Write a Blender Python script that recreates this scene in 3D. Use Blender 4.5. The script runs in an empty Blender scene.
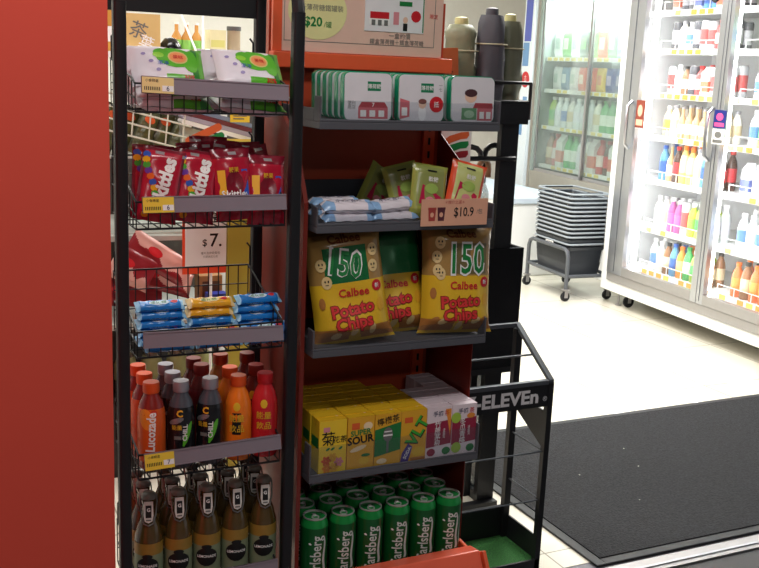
import bpy, bmesh, math, random
from mathutils import Vector, Matrix, Euler
PI = math.pi
R = math.radians
sc = bpy.context.scene
COL = sc.collection

# ------------------------------------------------------------------ camera
cam_d = bpy.data.cameras.new('camera'); cam = bpy.data.objects.new('camera', cam_d); COL.objects.link(cam)
sc.camera = cam
cam_d.sensor_fit = 'HORIZONTAL'; cam_d.sensor_width = 36.0; cam_d.lens = 36.0 * 1000.0 / 759.0
cam_d.clip_start = 0.05; cam_d.clip_end = 60
yaw, pitch, roll = R(26), R(12.3), R(2.5)
F = Vector((math.sin(yaw)*math.cos(pitch), math.cos(yaw)*math.cos(pitch), -math.sin(pitch)))
R0 = Vector((math.cos(yaw), -math.sin(yaw), 0)); U0 = R0.cross(F)
RR = R0*math.cos(roll) + U0*math.sin(roll); UU = RR.cross(F)
cam.matrix_world = Matrix(((RR.x, UU.x, -F.x, 0), (RR.y, UU.y, -F.y, 0), (RR.z, UU.z, -F.z, 1.5), (0, 0, 0, 1)))

# ------------------------------------------------------------------ world, lights, exposure
sc.view_settings.view_transform = 'Standard'; sc.view_settings.look = 'None'
sc.view_settings.gamma = 1.0; sc.view_settings.use_curve_mapping = False
sc.view_settings.exposure = 0.0
w = bpy.data.worlds.new('world'); sc.world = w; w.use_nodes = True
w.node_tree.nodes['Background'].inputs[0].default_value = (0.86, 0.9, 1.0, 1)
w.node_tree.nodes['Background'].inputs[1].default_value = 0.34

def area(name, loc, sx, sy, power, rot=(0, 0, 0), col=(1, 1, 1), spread=180):
    l = bpy.data.lights.new(name, 'AREA'); l.shape = 'RECTANGLE'; l.size = sx; l.size_y = sy
    l.energy = power; l.color = col; l.spread = R(spread)
    o = bpy.data.objects.new(name, l); COL.objects.link(o); o.location = loc; o.rotation_euler = rot
    return o
area('corridor_light', (0.35, 1.0, 2.72), 1.4, 0.3, 23, (R(6), 0, 0), (1.0, 0.98, 0.95))
area('corridor_light', (0.2, -1.4, 2.72), 1.4, 0.3, 22, (R(0), 0, 0), (1.0, 0.98, 0.95))
area('shop_light', (0.5, 2.85, 2.68), 1.0, 0.3, 20, col=(1.0, 0.985, 0.95))
area('shop_light', (2.6, 3.3, 2.68), 1.2, 0.5, 52, col=(1.0, 0.985, 0.95))
area('shop_light', (3.2, 4.6, 2.68), 1.2, 0.5, 52, col=(1.0, 0.985, 0.95))
area('shop_light', (2.6, 6.2, 2.68), 1.2, 0.5, 52, col=(1.0, 0.985, 0.95))
area('shop_light', (1.0, 4.6, 2.68), 1.2, 0.5, 34, col=(1.0, 0.985, 0.95))

# ------------------------------------------------------------------ materials
def lin(c):
    if isinstance(c, str):
        c = c.lstrip('#'); c = [int(c[i:i+2], 16)/255 for i in (0, 2, 4)]
    return tuple((x/12.92 if x <= 0.04045 else ((x+0.055)/1.055)**2.4) for x in c) + (1.0,)

MATS = {}
def mat(name, col='#808080', rough=0.5, metal=0.0, var=0.06, scale=30, bump=0.0, bscale=200, coat=0.0, alpha=1.0, emit=0.0, trans=0.0, spec=0.5, ior=1.45):
    if name in MATS: return MATS[name]
    m = bpy.data.materials.new(name); m.use_nodes = True; nt = m.node_tree; n = nt.nodes; l = nt.links
    b = n['Principled BSDF']; c = lin(col)
    b.inputs['Roughness'].default_value = rough; b.inputs['Metallic'].default_value = metal
    b.inputs['Coat Weight'].default_value = coat; b.inputs['Coat Roughness'].default_value = 0.15
    b.inputs['Specular IOR Level'].default_value = spec; b.inputs['IOR'].default_value = ior
    b.inputs['Transmission Weight'].default_value = trans; b.inputs['Alpha'].default_value = alpha
    b.inputs['Base Color'].default_value = c
    tc = n.new('ShaderNodeTexCoord')
    if var > 0:
        nz = n.new('ShaderNodeTexNoise'); nz.inputs['Scale'].default_value = scale; nz.inputs['Detail'].default_value = 3
        mx = n.new('ShaderNodeMix'); mx.data_type = 'RGBA'
        mx.inputs[6].default_value = tuple(x*(1-var) for x in c[:3]) + (1,)
        mx.inputs[7].default_value = tuple(min(1, x*(1+var)+var*0.01) for x in c[:3]) + (1,)
        l.new(tc.outputs['Object'], nz.inputs['Vector']); l.new(nz.outputs['Fac'], mx.inputs[0]); l.new(mx.outputs[2], b.inputs['Base Color'])
    if bump > 0:
        nb = n.new('ShaderNodeTexNoise'); nb.inputs['Scale'].default_value = bscale; nb.inputs['Detail'].default_value = 2
        bp = n.new('ShaderNodeBump'); bp.inputs['Strength'].default_value = bump; bp.inputs['Distance'].default_value = 0.004
        l.new(tc.outputs['Object'], nb.inputs['Vector']); l.new(nb.outputs['Fac'], bp.inputs['Height']); l.new(bp.outputs['Normal'], b.inputs['Normal'])
    if emit > 0:
        b.inputs['Emission Color'].default_value = c; b.inputs['Emission Strength'].default_value = emit
    MATS[name] = m
    return m
def glassy(name, col='#ffffff', gloss=0.08, haze=0.0, hazecol='#dfe8ea', fog=False):
    if name in MATS: return MATS[name]
    m = bpy.data.materials.new(name); m.use_nodes = True; nt = m.node_tree; n = nt.nodes; l = nt.links
    for x in list(n): n.remove(x)
    out = n.new('ShaderNodeOutputMaterial'); t = n.new('ShaderNodeBsdfTransparent'); g = n.new('ShaderNodeBsdfGlossy')
    t.inputs[0].default_value = lin(col); g.inputs['Roughness'].default_value = 0.06
    mx = n.new('ShaderNodeMixShader'); mx.inputs[0].default_value = gloss
    l.new(t.outputs[0], mx.inputs[1]); l.new(g.outputs[0], mx.inputs[2])
    if haze > 0:
        d = n.new('ShaderNodeBsdfDiffuse'); d.inputs[0].default_value = lin(hazecol)
        tr = n.new('ShaderNodeBsdfTranslucent'); tr.inputs[0].default_value = lin(hazecol)
        m0 = n.new('ShaderNodeMixShader'); m0.inputs[0].default_value = 0.5
        l.new(d.outputs[0], m0.inputs[1]); l.new(tr.outputs[0], m0.inputs[2])
        m2 = n.new('ShaderNodeMixShader'); m2.inputs[0].default_value = haze
        if fog:
            tc = n.new('ShaderNodeTexCoord'); nz = n.new('ShaderNodeTexNoise'); nz.inputs['Scale'].default_value = 3.0
            mr = n.new('ShaderNodeMapRange'); mr.inputs[1].default_value = 0.35; mr.inputs[2].default_value = 0.7
            mr.inputs[3].default_value = haze*0.4; mr.inputs[4].default_value = haze*1.5
            l.new(tc.outputs['Object'], nz.inputs['Vector']); l.new(nz.outputs['Fac'], mr.inputs[0]); l.new(mr.outputs[0], m2.inputs[0])
        l.new(mx.outputs[0], m2.inputs[1]); l.new(m0.outputs[0], m2.inputs[2]); l.new(m2.outputs[0], out.inputs[0])
    else:
        l.new(mx.outputs[0], out.inputs[0])
    MATS[name] = m
    return m

black = mat('black_metal', '#17181b', 0.45, 0.0, 0.05)
blackg = mat('black_gloss', '#0d0e10', 0.18, 0.0, 0.03)
grey = mat('grey_shelf_metal', '#5b5c62', 0.4, 0.2, 0.05)
railm = mat('grey_price_rail', '#837780', 0.45, 0.0, 0.04)
orange = mat('orange_metal', '#ea6038', 0.42, 0.0, 0.05)
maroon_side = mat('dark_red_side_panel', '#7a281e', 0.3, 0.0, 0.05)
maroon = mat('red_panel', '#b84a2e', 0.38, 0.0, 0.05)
coral = mat('coral_plastic', '#f26a50', 0.25, 0.0, 0.03, coat=0.4)
redwall = mat('red_wall_paint', '#e04c3a', 0.6, 0.0, 0.035, scale=6, bump=0.04, bscale=60)
white = mat('white_enamel', '#f2f3f3', 0.35, 0.0, 0.02)
whitew = mat('white_wall', '#eceae4', 0.8, 0.0, 0.03)
steel = mat('brushed_steel', '#b9bcc2', 0.28, 0.85, 0.08, scale=12)
alum = mat('aluminium_trim', '#a9a7a8', 0.35, 0.7, 0.05)
yellow = mat('yellow_pack', '#e3b62c', 0.32, 0.0, 0.05, coat=0.2)
yellow2 = mat('bright_yellow_carton', '#f2ca30', 0.4, 0.0, 0.04, coat=0.15)
gold = mat('golden_carton', '#e3a82a', 0.4, 0.0, 0.05, coat=0.15)
whitep = mat('white_print', '#f1efec', 0.45, 0.0, 0.02)
blackp = mat('black_print', '#141414', 0.5, 0.0, 0.02)
redp = mat('red_print', '#c8202a', 0.4, 0.0, 0.04)
greenp = mat('green_print', '#1c7c3c', 0.35, 0.0, 0.06)
greyp = mat('grey_print', '#6f6f6c', 0.5, 0.0, 0.03)
clearp = glassy('clear_plastic', '#dadce2', 0.10, 0.10, '#9a9ca2')
cleart = glassy('clear_thin_plastic', '#f4f6f8', 0.05)
tagy = mat('yellow_price_paper', '#e9c93c', 0.6, 0.0, 0.03)
tagc = mat('cream_price_paper', '#e6cf8c', 0.6, 0.0, 0.03)

# ------------------------------------------------------------------ mesh helpers
_tc = {}
def text_geo(s, bold=0.0):
    if any(ord(ch) > 0x2e80 for ch in s): bold = min(bold, .006)
    k = (s, bold)
    if k in _tc: return _tc[k]
    c = bpy.data.curves.new('lettering', 'FONT'); c.body = s; c.size = 1.0; c.align_x = 'CENTER'; c.align_y = 'CENTER'
    c.resolution_u = 2; c.offset = bold; c.space_line = 0.9
    o = bpy.data.objects.new('lettering', c); COL.objects.link(o)
    dg = bpy.context.evaluated_depsgraph_get(); me = bpy.data.meshes.new_from_object(o.evaluated_get(dg))
    bm = bmesh.new(); bm.from_mesh(me); bmesh.ops.triangulate(bm, faces=bm.faces[:])
    for _ in range(3):
        es = [e for e in bm.edges if e.calc_length() > .22]
        if not es: break
        bmesh.ops.subdivide_edges(bm, edges=es, cuts=1); bmesh.ops.triangulate(bm, faces=bm.faces[:])
    bm.verts.index_update(); v = [(q.co.x, q.co.y) for q in bm.verts]; f = [tuple(x.index for x in p.verts) for p in bm.faces]; bm.free()
    bpy.data.objects.remove(o); bpy.data.curves.remove(c); bpy.data.meshes.remove(me)
    if v:
        xs = [q[0] for q in v]; ys = [q[1] for q in v]; cx = (min(xs)+max(xs))/2; cy = (min(ys)+max(ys))/2
        v = [(a-cx, b-cy) for a, b in v]
    _tc[k] = (v, f)
    return _tc[k]

class MB:
    def __init__(s): s.v = []; s.f = []; s.m = []; s.mats = []; s.flat = set()
    def mi(s, m):
        if m not in s.mats: s.mats.append(m)
        return s.mats.index(m)
    def add(s, vs, fs, m):
        b = len(s.v); s.v += [tuple(q) for q in vs]; i = s.mi(m)
        for f in fs: s.f.append(tuple(b+k for k in f)); s.m.append(i)
        return s
    def quad(s, pts, m): return s.add(pts, [(0, 1, 2, 3)], m)
    def box(s, a, b, m, M=None, taper=None):
        x0, y0, z0 = a; x1, y1, z1 = b
        vs = [(x0,y0,z0),(x1,y0,z0),(x1,y1,z0),(x0,y1,z0),(x0,y0,z1),(x1,y0,z1),(x1,y1,z1),(x0,y1,z1)]
        if taper:
            cx, cy = (x0+x1)/2, (y0+y1)/2
            vs = vs[:4] + [(cx+(x-cx)*taper, cy+(y-cy)*taper, z) for x, y, z in vs[4:]]
        if M is not None: vs = [tuple(M @ Vector(q)) for q in vs]
        return s.add(vs, [(0,3,2,1),(4,5,6,7),(0,1,5,4),(1,2,6,5),(2,3,7,6),(3,0,4,7)], m)
    def rbox(s, a, b, m, r, ax='z', n=3):
        """box with rounded vertical (axis ax) edges"""
        (x0,y0,z0),(x1,y1,z1) = a, b
        if ax == 'z': A, B, C0, C1 = (x0,x1), (y0,y1), z0, z1; f = lambda p,q,c: (p,q,c)
        elif ax == 'y': A, B, C0, C1 = (x0,x1), (z0,z1), y1, y0; f = lambda p,q,c: (p,c,q)
        else: A, B, C0, C1 = (y0,y1), (z0,z1), x0, x1; f = lambda p,q,c: (c,p,q)
        pts = []
        for cx, cy, a0 in ((A[1]-r,B[1]-r,0),(A[0]+r,B[1]-r,90),(A[0]+r,B[0]+r,180),(A[1]-r,B[0]+r,270)):
            for k in range(n+1):
                t = R(a0+90*k/n); pts.append((cx+r*math.cos(t), cy+r*math.sin(t)))
        N = len(pts)
        vs = [f(p,q,C0) for p,q in pts] + [f(p,q,C1) for p,q in pts]
        fs = [tuple(range(N))[::-1], tuple(range(N,2*N))] + [(i,(i+1)%N,N+(i+1)%N,N+i) for i in range(N)]
        return s.add(vs, fs, m)
    def tube(s, pts, r, m, seg=6, closed=False):
        pts = [Vector(p) for p in pts]; n = len(pts); vs = []; fs = []
        up = None
        for i, p in enumerate(pts):
            a = pts[(i-1) % n] if (closed or i > 0) else p; b = pts[(i+1) % n] if (closed or i < n-1) else p
            t = (b-a).normalized()
            if up is None:
                up = Vector((0,0,1)) if abs(t.z) < .9 else Vector((1,0,0))
            x = t.cross(up)
            if x.length < 1e-4: x = t.cross(Vector((0.3,1,0.2)))
            x.normalize(); y = x.cross(t).normalized(); up = y
            rr = r[i] if isinstance(r, (list, tuple)) else r
            for k in range(seg):
                an = 2*PI*(k+.5)/seg; vs.append(p + x*math.cos(an)*rr + y*math.sin(an)*rr)
        L = n if closed else n-1
        for i in range(L):
            j = (i+1) % n
            for k in range(seg):
                k2 = (k+1) % seg; fs.append((i*seg+k, i*seg+k2, j*seg+k2, j*seg+k))
        if not closed: fs += [tuple(range(seg))[::-1], tuple(range((n-1)*seg, n*seg))]
        return s.add(vs, fs, m)
    def lathe(s, prof, m, seg=20, c=(0,0,0), matfn=None, cap=True):
        """prof: list of (r, z); m material or list per band"""
        vs = []; 
        for r, z in prof:
            for k in range(seg):
                a = 2*PI*k/seg; vs.append((c[0]+r*math.cos(a), c[1]+r*math.sin(a), c[2]+z))
        b = len(s.v); s.v += vs
        for i in range(len(prof)-1):
            mm = m[i] if isinstance(m, list) else m
            mi = s.mi(mm)
            for k in range(seg):
                k2 = (k+1) % seg; s.f.append((b+i*seg+k, b+i*seg+k2, b+(i+1)*seg+k2, b+(i+1)*seg+k)); s.m.append(mi)
        if cap:
            m0 = m[0] if isinstance(m, list) else m; m1 = m[-1] if isinstance(m, list) else m
            if prof[0][0] > 1e-5: s.f.append(tuple(b+k for k in range(seg))[::-1]); s.m.append(s.mi(m0))
            if prof[-1][0] > 1e-5: s.f.append(tuple(b+(len(prof)-1)*seg+k for k in range(seg))); s.m.append(s.mi(m1))
        return s
    def prism(s, pts, y0, y1, m, plane='xz'):
        n = len(pts)
        if plane == 'xz': g = lambda a, b, c: (a, c, b)
        elif plane == 'yz': g = lambda a, b, c: (c, a, b)
        else: g = lambda a, b, c: (a, b, c)
        vs = [g(a, b, y0) for a, b in pts] + [g(a, b, y1) for a, b in pts]
        fs = [tuple(range(n)), tuple(range(n, 2*n))[::-1]] + [(i, n+i, n+(i+1) % n, (i+1) % n) for i in range(n)]
        return s.add(vs, fs, m)
    def text(s, body, size, fn, m, bold=0.0, rot=0.0, at=(0, 0), sx=1.0):
        v, f = text_geo(body, bold); c, q = math.cos(R(rot)), math.sin(R(rot)); out = []
        for a, b in v:
            a *= size*sx; b *= size
            out.append(fn(at[0]+a*c-b*q, at[1]+a*q+b*c))
        return s.add(out, f, m)
    def disc(s, fn, at, ru, rv, m, n=12, rot=0):
        c, q = math.cos(R(rot)), math.sin(R(rot)); pts = [fn(at[0], at[1])]; NR = 3 if max(ru, rv) > .008 else 1
        for j in range(1, NR+1):
            for k in range(n):
                a = ru*j/NR*math.cos(2*PI*k/n); b = rv*j/NR*math.sin(2*PI*k/n); pts.append(fn(at[0]+a*c-b*q, at[1]+a*q+b*c))
        fs = [(0, k+1, (k+1) % n+1) for k in range(n)]
        for j in range(1, NR):
            for k in range(n): fs.append((1+(j-1)*n+k, 1+j*n+k, 1+j*n+(k+1) % n, 1+(j-1)*n+(k+1) % n))
        return s.add(pts, fs, m)
    def poly(s, fn, pts, m): return s.add([fn(a, b) for a, b in pts], [tuple(range(len(pts)))], m)
    def rect(s, fn, u0, v0, u1, v1, m, n=1):
        vs = []; fs = []
        for j in range(2):
            for i in range(n+1): vs.append(fn(u0+(u1-u0)*i/n, v1 if j else v0))
        for i in range(n): fs.append((i, i+1, n+1+i+1, n+1+i))
        return s.add(vs, fs, m)
    def build(s, name, parent=None, loc=None, rot=None, smooth=True, ang=38, bevel=0):
        me = bpy.data.meshes.new(name); me.from_pydata(s.v, [], s.f)
        for m in s.mats: me.materials.append(m)
        me.polygons.foreach_set('material_index', s.m); me.update()
        if smooth: me.shade_smooth(); me.set_sharp_from_angle(angle=R(ang))
        o = bpy.data.objects.new(name, me); COL.objects.link(o)
        if parent: o.parent = parent
        if loc is not None: o.location = loc
        if rot is not None: o.rotation_euler = rot
        if bevel:
            md = o.modifiers.new('bevel', 'BEVEL'); md.width = bevel; md.segments = 2; md.limit_method = 'ANGLE'; md.angle_limit = R(40)
        return o

def tag(o, label=None, cat=None, group=None, kind=None):
    if label: o['label'] = label
    if cat: o['category'] = cat
    if group: o['group'] = group
    if kind: o['kind'] = kind
    return o
def thing(name, label, cat, loc=(0,0,0), rot=(0,0,0), group=None):
    o = bpy.data.objects.new(name, None); COL.objects.link(o); o.empty_display_size = 0.05
    o.location = loc; o.rotation_euler = rot
    return tag(o, label, cat, group)
def dup(root, loc, rot=None, label=None, group=None, parent=None):
    r = root.copy(); COL.objects.link(r); r.location = loc
    if rot is not None: r.rotation_euler = rot
    if label: r['label'] = label
    if group: r['group'] = group
    for ch in list(root.children):
        c = ch.copy(); COL.objects.link(c); c.parent = r
        for g in list(ch.children):
            d = g.copy(); COL.objects.link(d); d.parent = c
    return r
def instances(root, spots):
    """spots: list of (loc, rot, label); the first moves the source itself"""
    for i, (loc, rot, label) in enumerate(spots):
        if i == 0:
            root.location = loc; root.rotation_euler = rot; root['label'] = label
        else: dup(root, loc, rot, label)
def struct(o): o['kind'] = 'structure'; return o
ORD = ['leftmost', 'second from the left', 'third from the left', 'fourth from the left', 'fifth from the left', 'sixth from the left', 'seventh from the left', 'eighth from the left', 'ninth from the left', 'tenth from the left', 'eleventh from the left', 'twelfth from the left']

# ================================================================== THE SETTING
def tile_floor():
    m = bpy.data.materials.new('cream_floor_tiles'); m.use_nodes = True; nt = m.node_tree; n = nt.nodes; l = nt.links
    b = n['Principled BSDF']; b.inputs['Roughness'].default_value = 0.16; b.inputs['Coat Weight'].default_value = 0.3
    tc = n.new('ShaderNodeTexCoord'); br = n.new('ShaderNodeTexBrick'); br.offset = 0
    br.inputs['Color1'].default_value = lin('#efe9d8'); br.inputs['Color2'].default_value = lin('#ece6d6'); br.inputs['Mortar'].default_value = lin('#aaa292')
    br.inputs['Scale'].default_value = 1.0; br.inputs['Mortar Size'].default_value = 0.003; br.inputs['Brick Width'].default_value = 0.6; br.inputs['Row Height'].default_value = 0.6
    l.new(tc.outputs['Object'], br.inputs['Vector']); l.new(br.outputs['Color'], b.inputs['Base Color'])
    return m
struct(MB().box((-0.6, 2.3, -0.05), (6.2, 9.0, 0.0), tile_floor()).build('floor', smooth=False))
dark_floor = mat('grey_corridor_floor', '#77757c', 0.4, 0.0, 0.05)
struct(MB().box((-3.5, -3.0, -0.05), (6.2, 2.3, -0.002), dark_floor).build('floor', smooth=False))
mb = MB().box((1.75, 2.165, -0.002), (4.6, 2.235, 0.012), alum)
mb.box((1.75, 2.185, 0.012), (4.6, 2.195, 0.016), steel)
struct(mb.build('trim_1', smooth=False))
struct(MB().box((1.5, 1.2, -0.002), (4.6, 2.16, 0.006), mat('black_threshold', '#1b1a1c', 0.4)).build('trim_2', smooth=False))
struct(MB().box((-0.6, 8.9, 0), (6.2, 9.0, 2.8), whitew).build('wall_back', smooth=False))
struct(MB().box((6.1, 1.9, 0), (6.2, 8.9, 2.8), whitew).build('wall_right', smooth=False))
struct(MB().box((-0.7, 2.6, 0), (-0.6, 9.0, 2.8), whitew).build('wall_left', smooth=False))
struct(MB().box((-0.7, 2.3, 2.8), (6.2, 9.0, 2.9), whitew).build('ceiling', smooth=False))
struct(MB().box((-0.7, 1.6, 0.0), (0.3005, 1.75, 2.4), redwall).build('wall_front', smooth=False))

# unseen corridor walls and ceiling, added to weaken low light from the front
cwall = mat('added_corridor_wall', '#8d8983', .8)
struct(MB().box((-3.6, -3.1, 0), (6.2, -3.0, 2.9), cwall).build('wall_unseen_corridor', smooth=False))
struct(MB().box((-3.6, -3.0, 0), (-3.5, 1.75, 2.9), cwall).build('wall_unseen_corridor', smooth=False))
struct(MB().box((-3.6, -3.1, 2.9), (6.2, 2.3, 3.0), cwall).build('ceiling', smooth=False))
# ceiling lamps (the fittings of the shop lights)
lampd = mat('lamp_diffuser', '#ffffff', 0.5, emit=5.0, var=0)
root = thing('ceiling_light', 'recessed square ceiling lamp over the tiled aisle', 'ceiling lamp', (3.2, 4.6, 2.79), group='recessed ceiling lamps of the shop')
MB().box((-.64, -.29, -.02), (.64, .29, .01), white).build('frame', root, smooth=False)
MB().box((-.6, -.25, -.03), (.6, .25, -.021), lampd).build('diffuser', root, smooth=False)

# ================================================================== FRIDGES
FA = R(4.2)
fu = Vector((-math.sin(FA), -math.cos(FA), 0)); fv = Vector((math.cos(FA), -math.sin(FA), 0)); FO = Vector((4.29, 5.72, 0))
def FP(u, v, z): return FO + fu*u + fv*v + Vector((0, 0, z))
FROT = (0, 0, -PI/2 - FA)
led = mat('fridge_led_tube', '#ffffff', 0.5, emit=14.0, var=0)
shelfw = mat('white_wire_shelf', '#eef0f0', 0.4)
fglass = glassy('fridge_glass', '#ffffff', 0.05)
rubber = mat('black_rubber', '#15161a', 0.6)

fr = thing('display_fridge', 'tall white upright display fridge with lit interior and steel framed glass doors', 'fridge', FO, FROT)
U0_, U1_, FH = 0.40, 2.95, 2.18
mb = MB()
mb.box((U0_, 0, .095), (U1_, .72, .165), white)                    # base skirt
mb.box((U0_, 0.0, .165), (U0_+.075, .72, FH), white)               # left end
mb.box((U1_-.05, 0, .165), (U1_, .72, FH), white)
mb.box((U0_+.075, .66, .165), (U1_-.05, .72, FH), white)
mb.box((U0_+.075, 0.06, .165), (U1_-.05, .66, .25), white)
mb.box((U0_+.075, 0.0, FH-.1), (U1_-.05, .66, FH), white)
mb.build('body', fr, smooth=False, bevel=.006)
mb = MB().box((U0_+.08, -.012, .168), (U1_-.05, .05, .222), alum).build('door_track', fr, smooth=False, bevel=.003)
for (a, b) in ((.49, 1.45), (1.36, 2.14), (2.14, 2.88)):
    pass
def fridge_door(u0, u1, wl, wr, y):
    mb = MB()
    mb.box((u0, y, .225), (u0+wl, y+.035, FH-.11), steel); mb.box((u1-wr, y, .225), (u1, y+.035, FH-.11), steel)
    mb.box((u0+wl, y, .225), (u1-wr, y+.035, .285), alum); mb.box((u0+wl, y, FH-.17), (u1-wr, y+.035, FH-.11), steel)
    mb.box((u0+wl*.45, y-.003, .24), (u0+wl*.5, y, FH-.12), mat('dark_seam', '#55585e', .5))
    d = mb.build('door', fr, smooth=False, bevel=.004)
    MB().box((u0+wl, y+.012, .285), (u1-wr, y+.018, FH-.17), fglass).build('pane', d, smooth=False)
    return d
d1 = fridge_door(.49, 1.40, .165, .05, -.022)
d2 = fridge_door(1.405, 2.10, .055, .05, -.022)
d3 = fridge_door(2.105, 2.89, .05, .06, -.022)
for d, u in ((d1, .60), (d1, 1.375), (d2, 2.07)):
    mb = MB(); mb.tube([(u, -.022, 1.05), (u, -.055, 1.08), (u, -.06, 1.2), (u, -.055, 1.32), (u, -.022, 1.35)], .011, steel, 8); mb.build('handle', d)
mb = MB(); ring = [(1.30+.035*math.cos(t*PI/8), -.03, 1.985+.055*math.sin(t*PI/8)) for t in range(16)]
mb.tube(ring, .009, rubber, 6, closed=True); mb.build('lock_ring', d1)
def sticker(x, z, w, h, m1, m2, txt, tm):
    mb = MB(); mb.box((x, -.0255, z), (x+w, -.0225, z+h), m1); g = lambda a, b: (x+w/2+a, -.026, z+h/2+b)
    mb.rect(g, -w*.4, -h*.42, w*.4, -h*.2, m2)
    mb.disc(lambda a, b: (x+w/2+a, -.0262, z+h/2+b), (0, h*.12), w*.3, h*.22, m2)
    return mb.build('sticker', fr, smooth=False)
sticker(.655, 1.19, .085, .17, mat('brown_red_sticker', '#8a4030', .5), mat('sticker_peach', '#e8b49a', .5), '', None)
sticker(1.39, 1.24, .10, .10, mat('blue_sticker', '#1d2a78', .4), mat('sticker_pink', '#e0508a', .5), '', None)
sticker(1.39, 1.15, .10, .085, whitep, greyp, '', None)
# interior fittings
for u in (.66, 1.40, 2.10):
    mb = MB().box((u-.012, .05, .3), (u+.012, .075, FH-.2), led).build('lamp_tube', fr, smooth=False)
SZ = [.287, .559, .868, 1.141, 1.404, 1.672, 1.903]
for z in SZ:
    mb = MB(); mb.box((.50, .10, z-.012), (2.88, .64, z), shelfw)
    mb.box((.50, .092, z-.03), (2.88, .10, z+.006), white)
    for (a, b) in ((.68, 1.36), (1.44, 2.08), (2.14, 2.86)):
        mb.tube([(a, .097, z+.055), (b, .097, z+.055)], .0035, white, 4)
        k = a
        while k <= b: mb.tube([(k, .097, z+.0), (k, .097, z+.055)], .003, white, 4); k += .14
    mb.build('shelf', fr, smooth=False)
mb = MB()
yl = mat('shelf_label_yellow', '#f2d66a', .5)
for i, z in enumerate(SZ):
    rnd = random.Random(i+3)
    k = .72
    while k < 2.8:
        if rnd.random() < .6: mb.box((k, .0895, z-.026), (k+.05, .0915, z+.002), rnd.choice([yl, whitep, mat('shelf_label_orange', '#f4a84a', .5)]))
        k += .075
mb.build('shelf_labels', fr, smooth=False)
def caster(parent, x, y, r=.028, h=.095, fork=None):
    mb = MB(); fm = fork or alum
    mb.box((x-.02, y-.02, h-.008), (x+.02, y+.02, h), fm); mb.box((x-.016, y-.012, r*.8), (x-.012, y+.012, h-.008), fm); mb.box((x+.012, y-.012, r*.8), (x+.016, y+.012, h-.008), fm)
    seg = 14; vs = []; 
    for sx in (-.009, .009):
        for k in range(seg): a = 2*PI*k/seg; vs.append((x+sx, y+r*math.cos(a), r+.0005+r*math.sin(a)))
    mb.add(vs, [tuple(range(seg)), tuple(range(seg, 2*seg))[::-1]] + [(k, (k+1) % seg, seg+(k+1) % seg, seg+k) for k in range(seg)], rubber)
    return mb.build('caster', parent, ang=30)
for u in (.55, 1.93, 2.8):
    caster(fr, u+.06, .09, .038); caster(fr, u+.06, .6, .038)
    mb = MB().tube([(u-.01, .06, 0.001), (u-.01, .06, .095)], .008, alum, 6).tube([(u-.01, .06, 0.001), (u-.01, .06, .008)], .02, alum, 8).build('levelling_foot', fr)
mb = MB().box((.7, .3, .03), (1.8, .55, .094), mat('dark_compressor', '#2a2624', .6)).build('compressor', fr, smooth=False)
for u0 in (1.03, 1.78, 2.5):
    o = area('fridge_lamp', FP(u0, .11, 1.2), .5, 1.7, 4.2, col=(.95, .98, 1.0)); o.rotation_euler = Euler((PI/2, 0, FROT[2])) 

# bottles for the fridges: single meshes (parts a few pixels)
def tint(name, c, rough=.25, coat=.3): return mat(name, c, rough, 0, .04, coat=coat)
capcol = {'white': '#f0f0f0', 'red': '#c02828', 'green': '#1f8a3a', 'orange': '#f07820', 'blue': '#2858b0', 'black': '#202022', 'grey': '#9a9a9e'}
def muted(c, k=.3):
    c = c.lstrip('#'); t = (200, 198, 190); return '#' + ''.join('%02x' % int(int(c[i:i+2], 16)*(1-k)+t[i//2]*k) for i in (0, 2, 4))
def small_bottle(kind, body, lab, cap, h=.2, r=.032, mute=.12):
    body, lab = muted(body, mute), muted(lab, mute)
    mb = MB(); B = tint('drink_'+body.lstrip('#'), body); L = tint('wrap_'+lab.lstrip('#'), lab, .4, .1); Cc = tint('cap_'+cap, capcol[cap], .35, 0)
    if kind == 'pet':
        prof = [(r*.85, 0), (r, .006), (r, h*.22), (r, h*.56), (r*.98, h*.6), (r*.8, h*.74), (r*.42, h*.86), (r*.42, h*.9), (r*.5, h*.9), (r*.5, h), (0, h)]
        ms = [B, B, L, B, B, B, B, Cc, Cc, Cc]
    elif kind == 'carton':
        mb.box((-r, -r, 0), (r, r, h*.78), B); mb.box((-r*1.01, -r*1.01, h*.15), (r*1.01, r*1.01, h*.5), L)
        mb.prism([(-r, h*.78), (r, h*.78), (.003, h*.95), (.003, h), (-.003, h), (-.003, h*.95)], -r, r, B, 'yz'); return mb
    elif kind == 'can':
        prof = [(r*.8, 0), (r, .006), (r, h*.2), (r, h*.7), (r, h*.92), (r*.84, h*.98), (r*.84, h), (r*.7, h-.004), (0, h-.004)]
        ms = [B, B, L, B, B, Cc, Cc, Cc]
    elif kind == 'jug':
        prof = [(r*1.1, 0), (r*1.2, .01), (r*1.2, h*.3), (r*1.15, h*.6), (r*.9, h*.75), (r*.5, h*.88), (r*.55, h*.88), (r*.55, h), (0, h)]
        ms = [B, B, L, L, B, B, Cc, Cc]
    elif kind == 'glass':
        prof = [(r*.8, 0), (r*.85, .005), (r*.85, h*.15), (r*.85, h*.45), (r*.8, h*.55), (r*.32, h*.72), (r*.3, h*.93), (r*.36, h*.93), (r*.36, h), (0, h)]
        ms = [B, B, L, B, B, B, B, Cc, Cc]
    mb.lathe(prof, ms, 12)
    return mb
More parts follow.
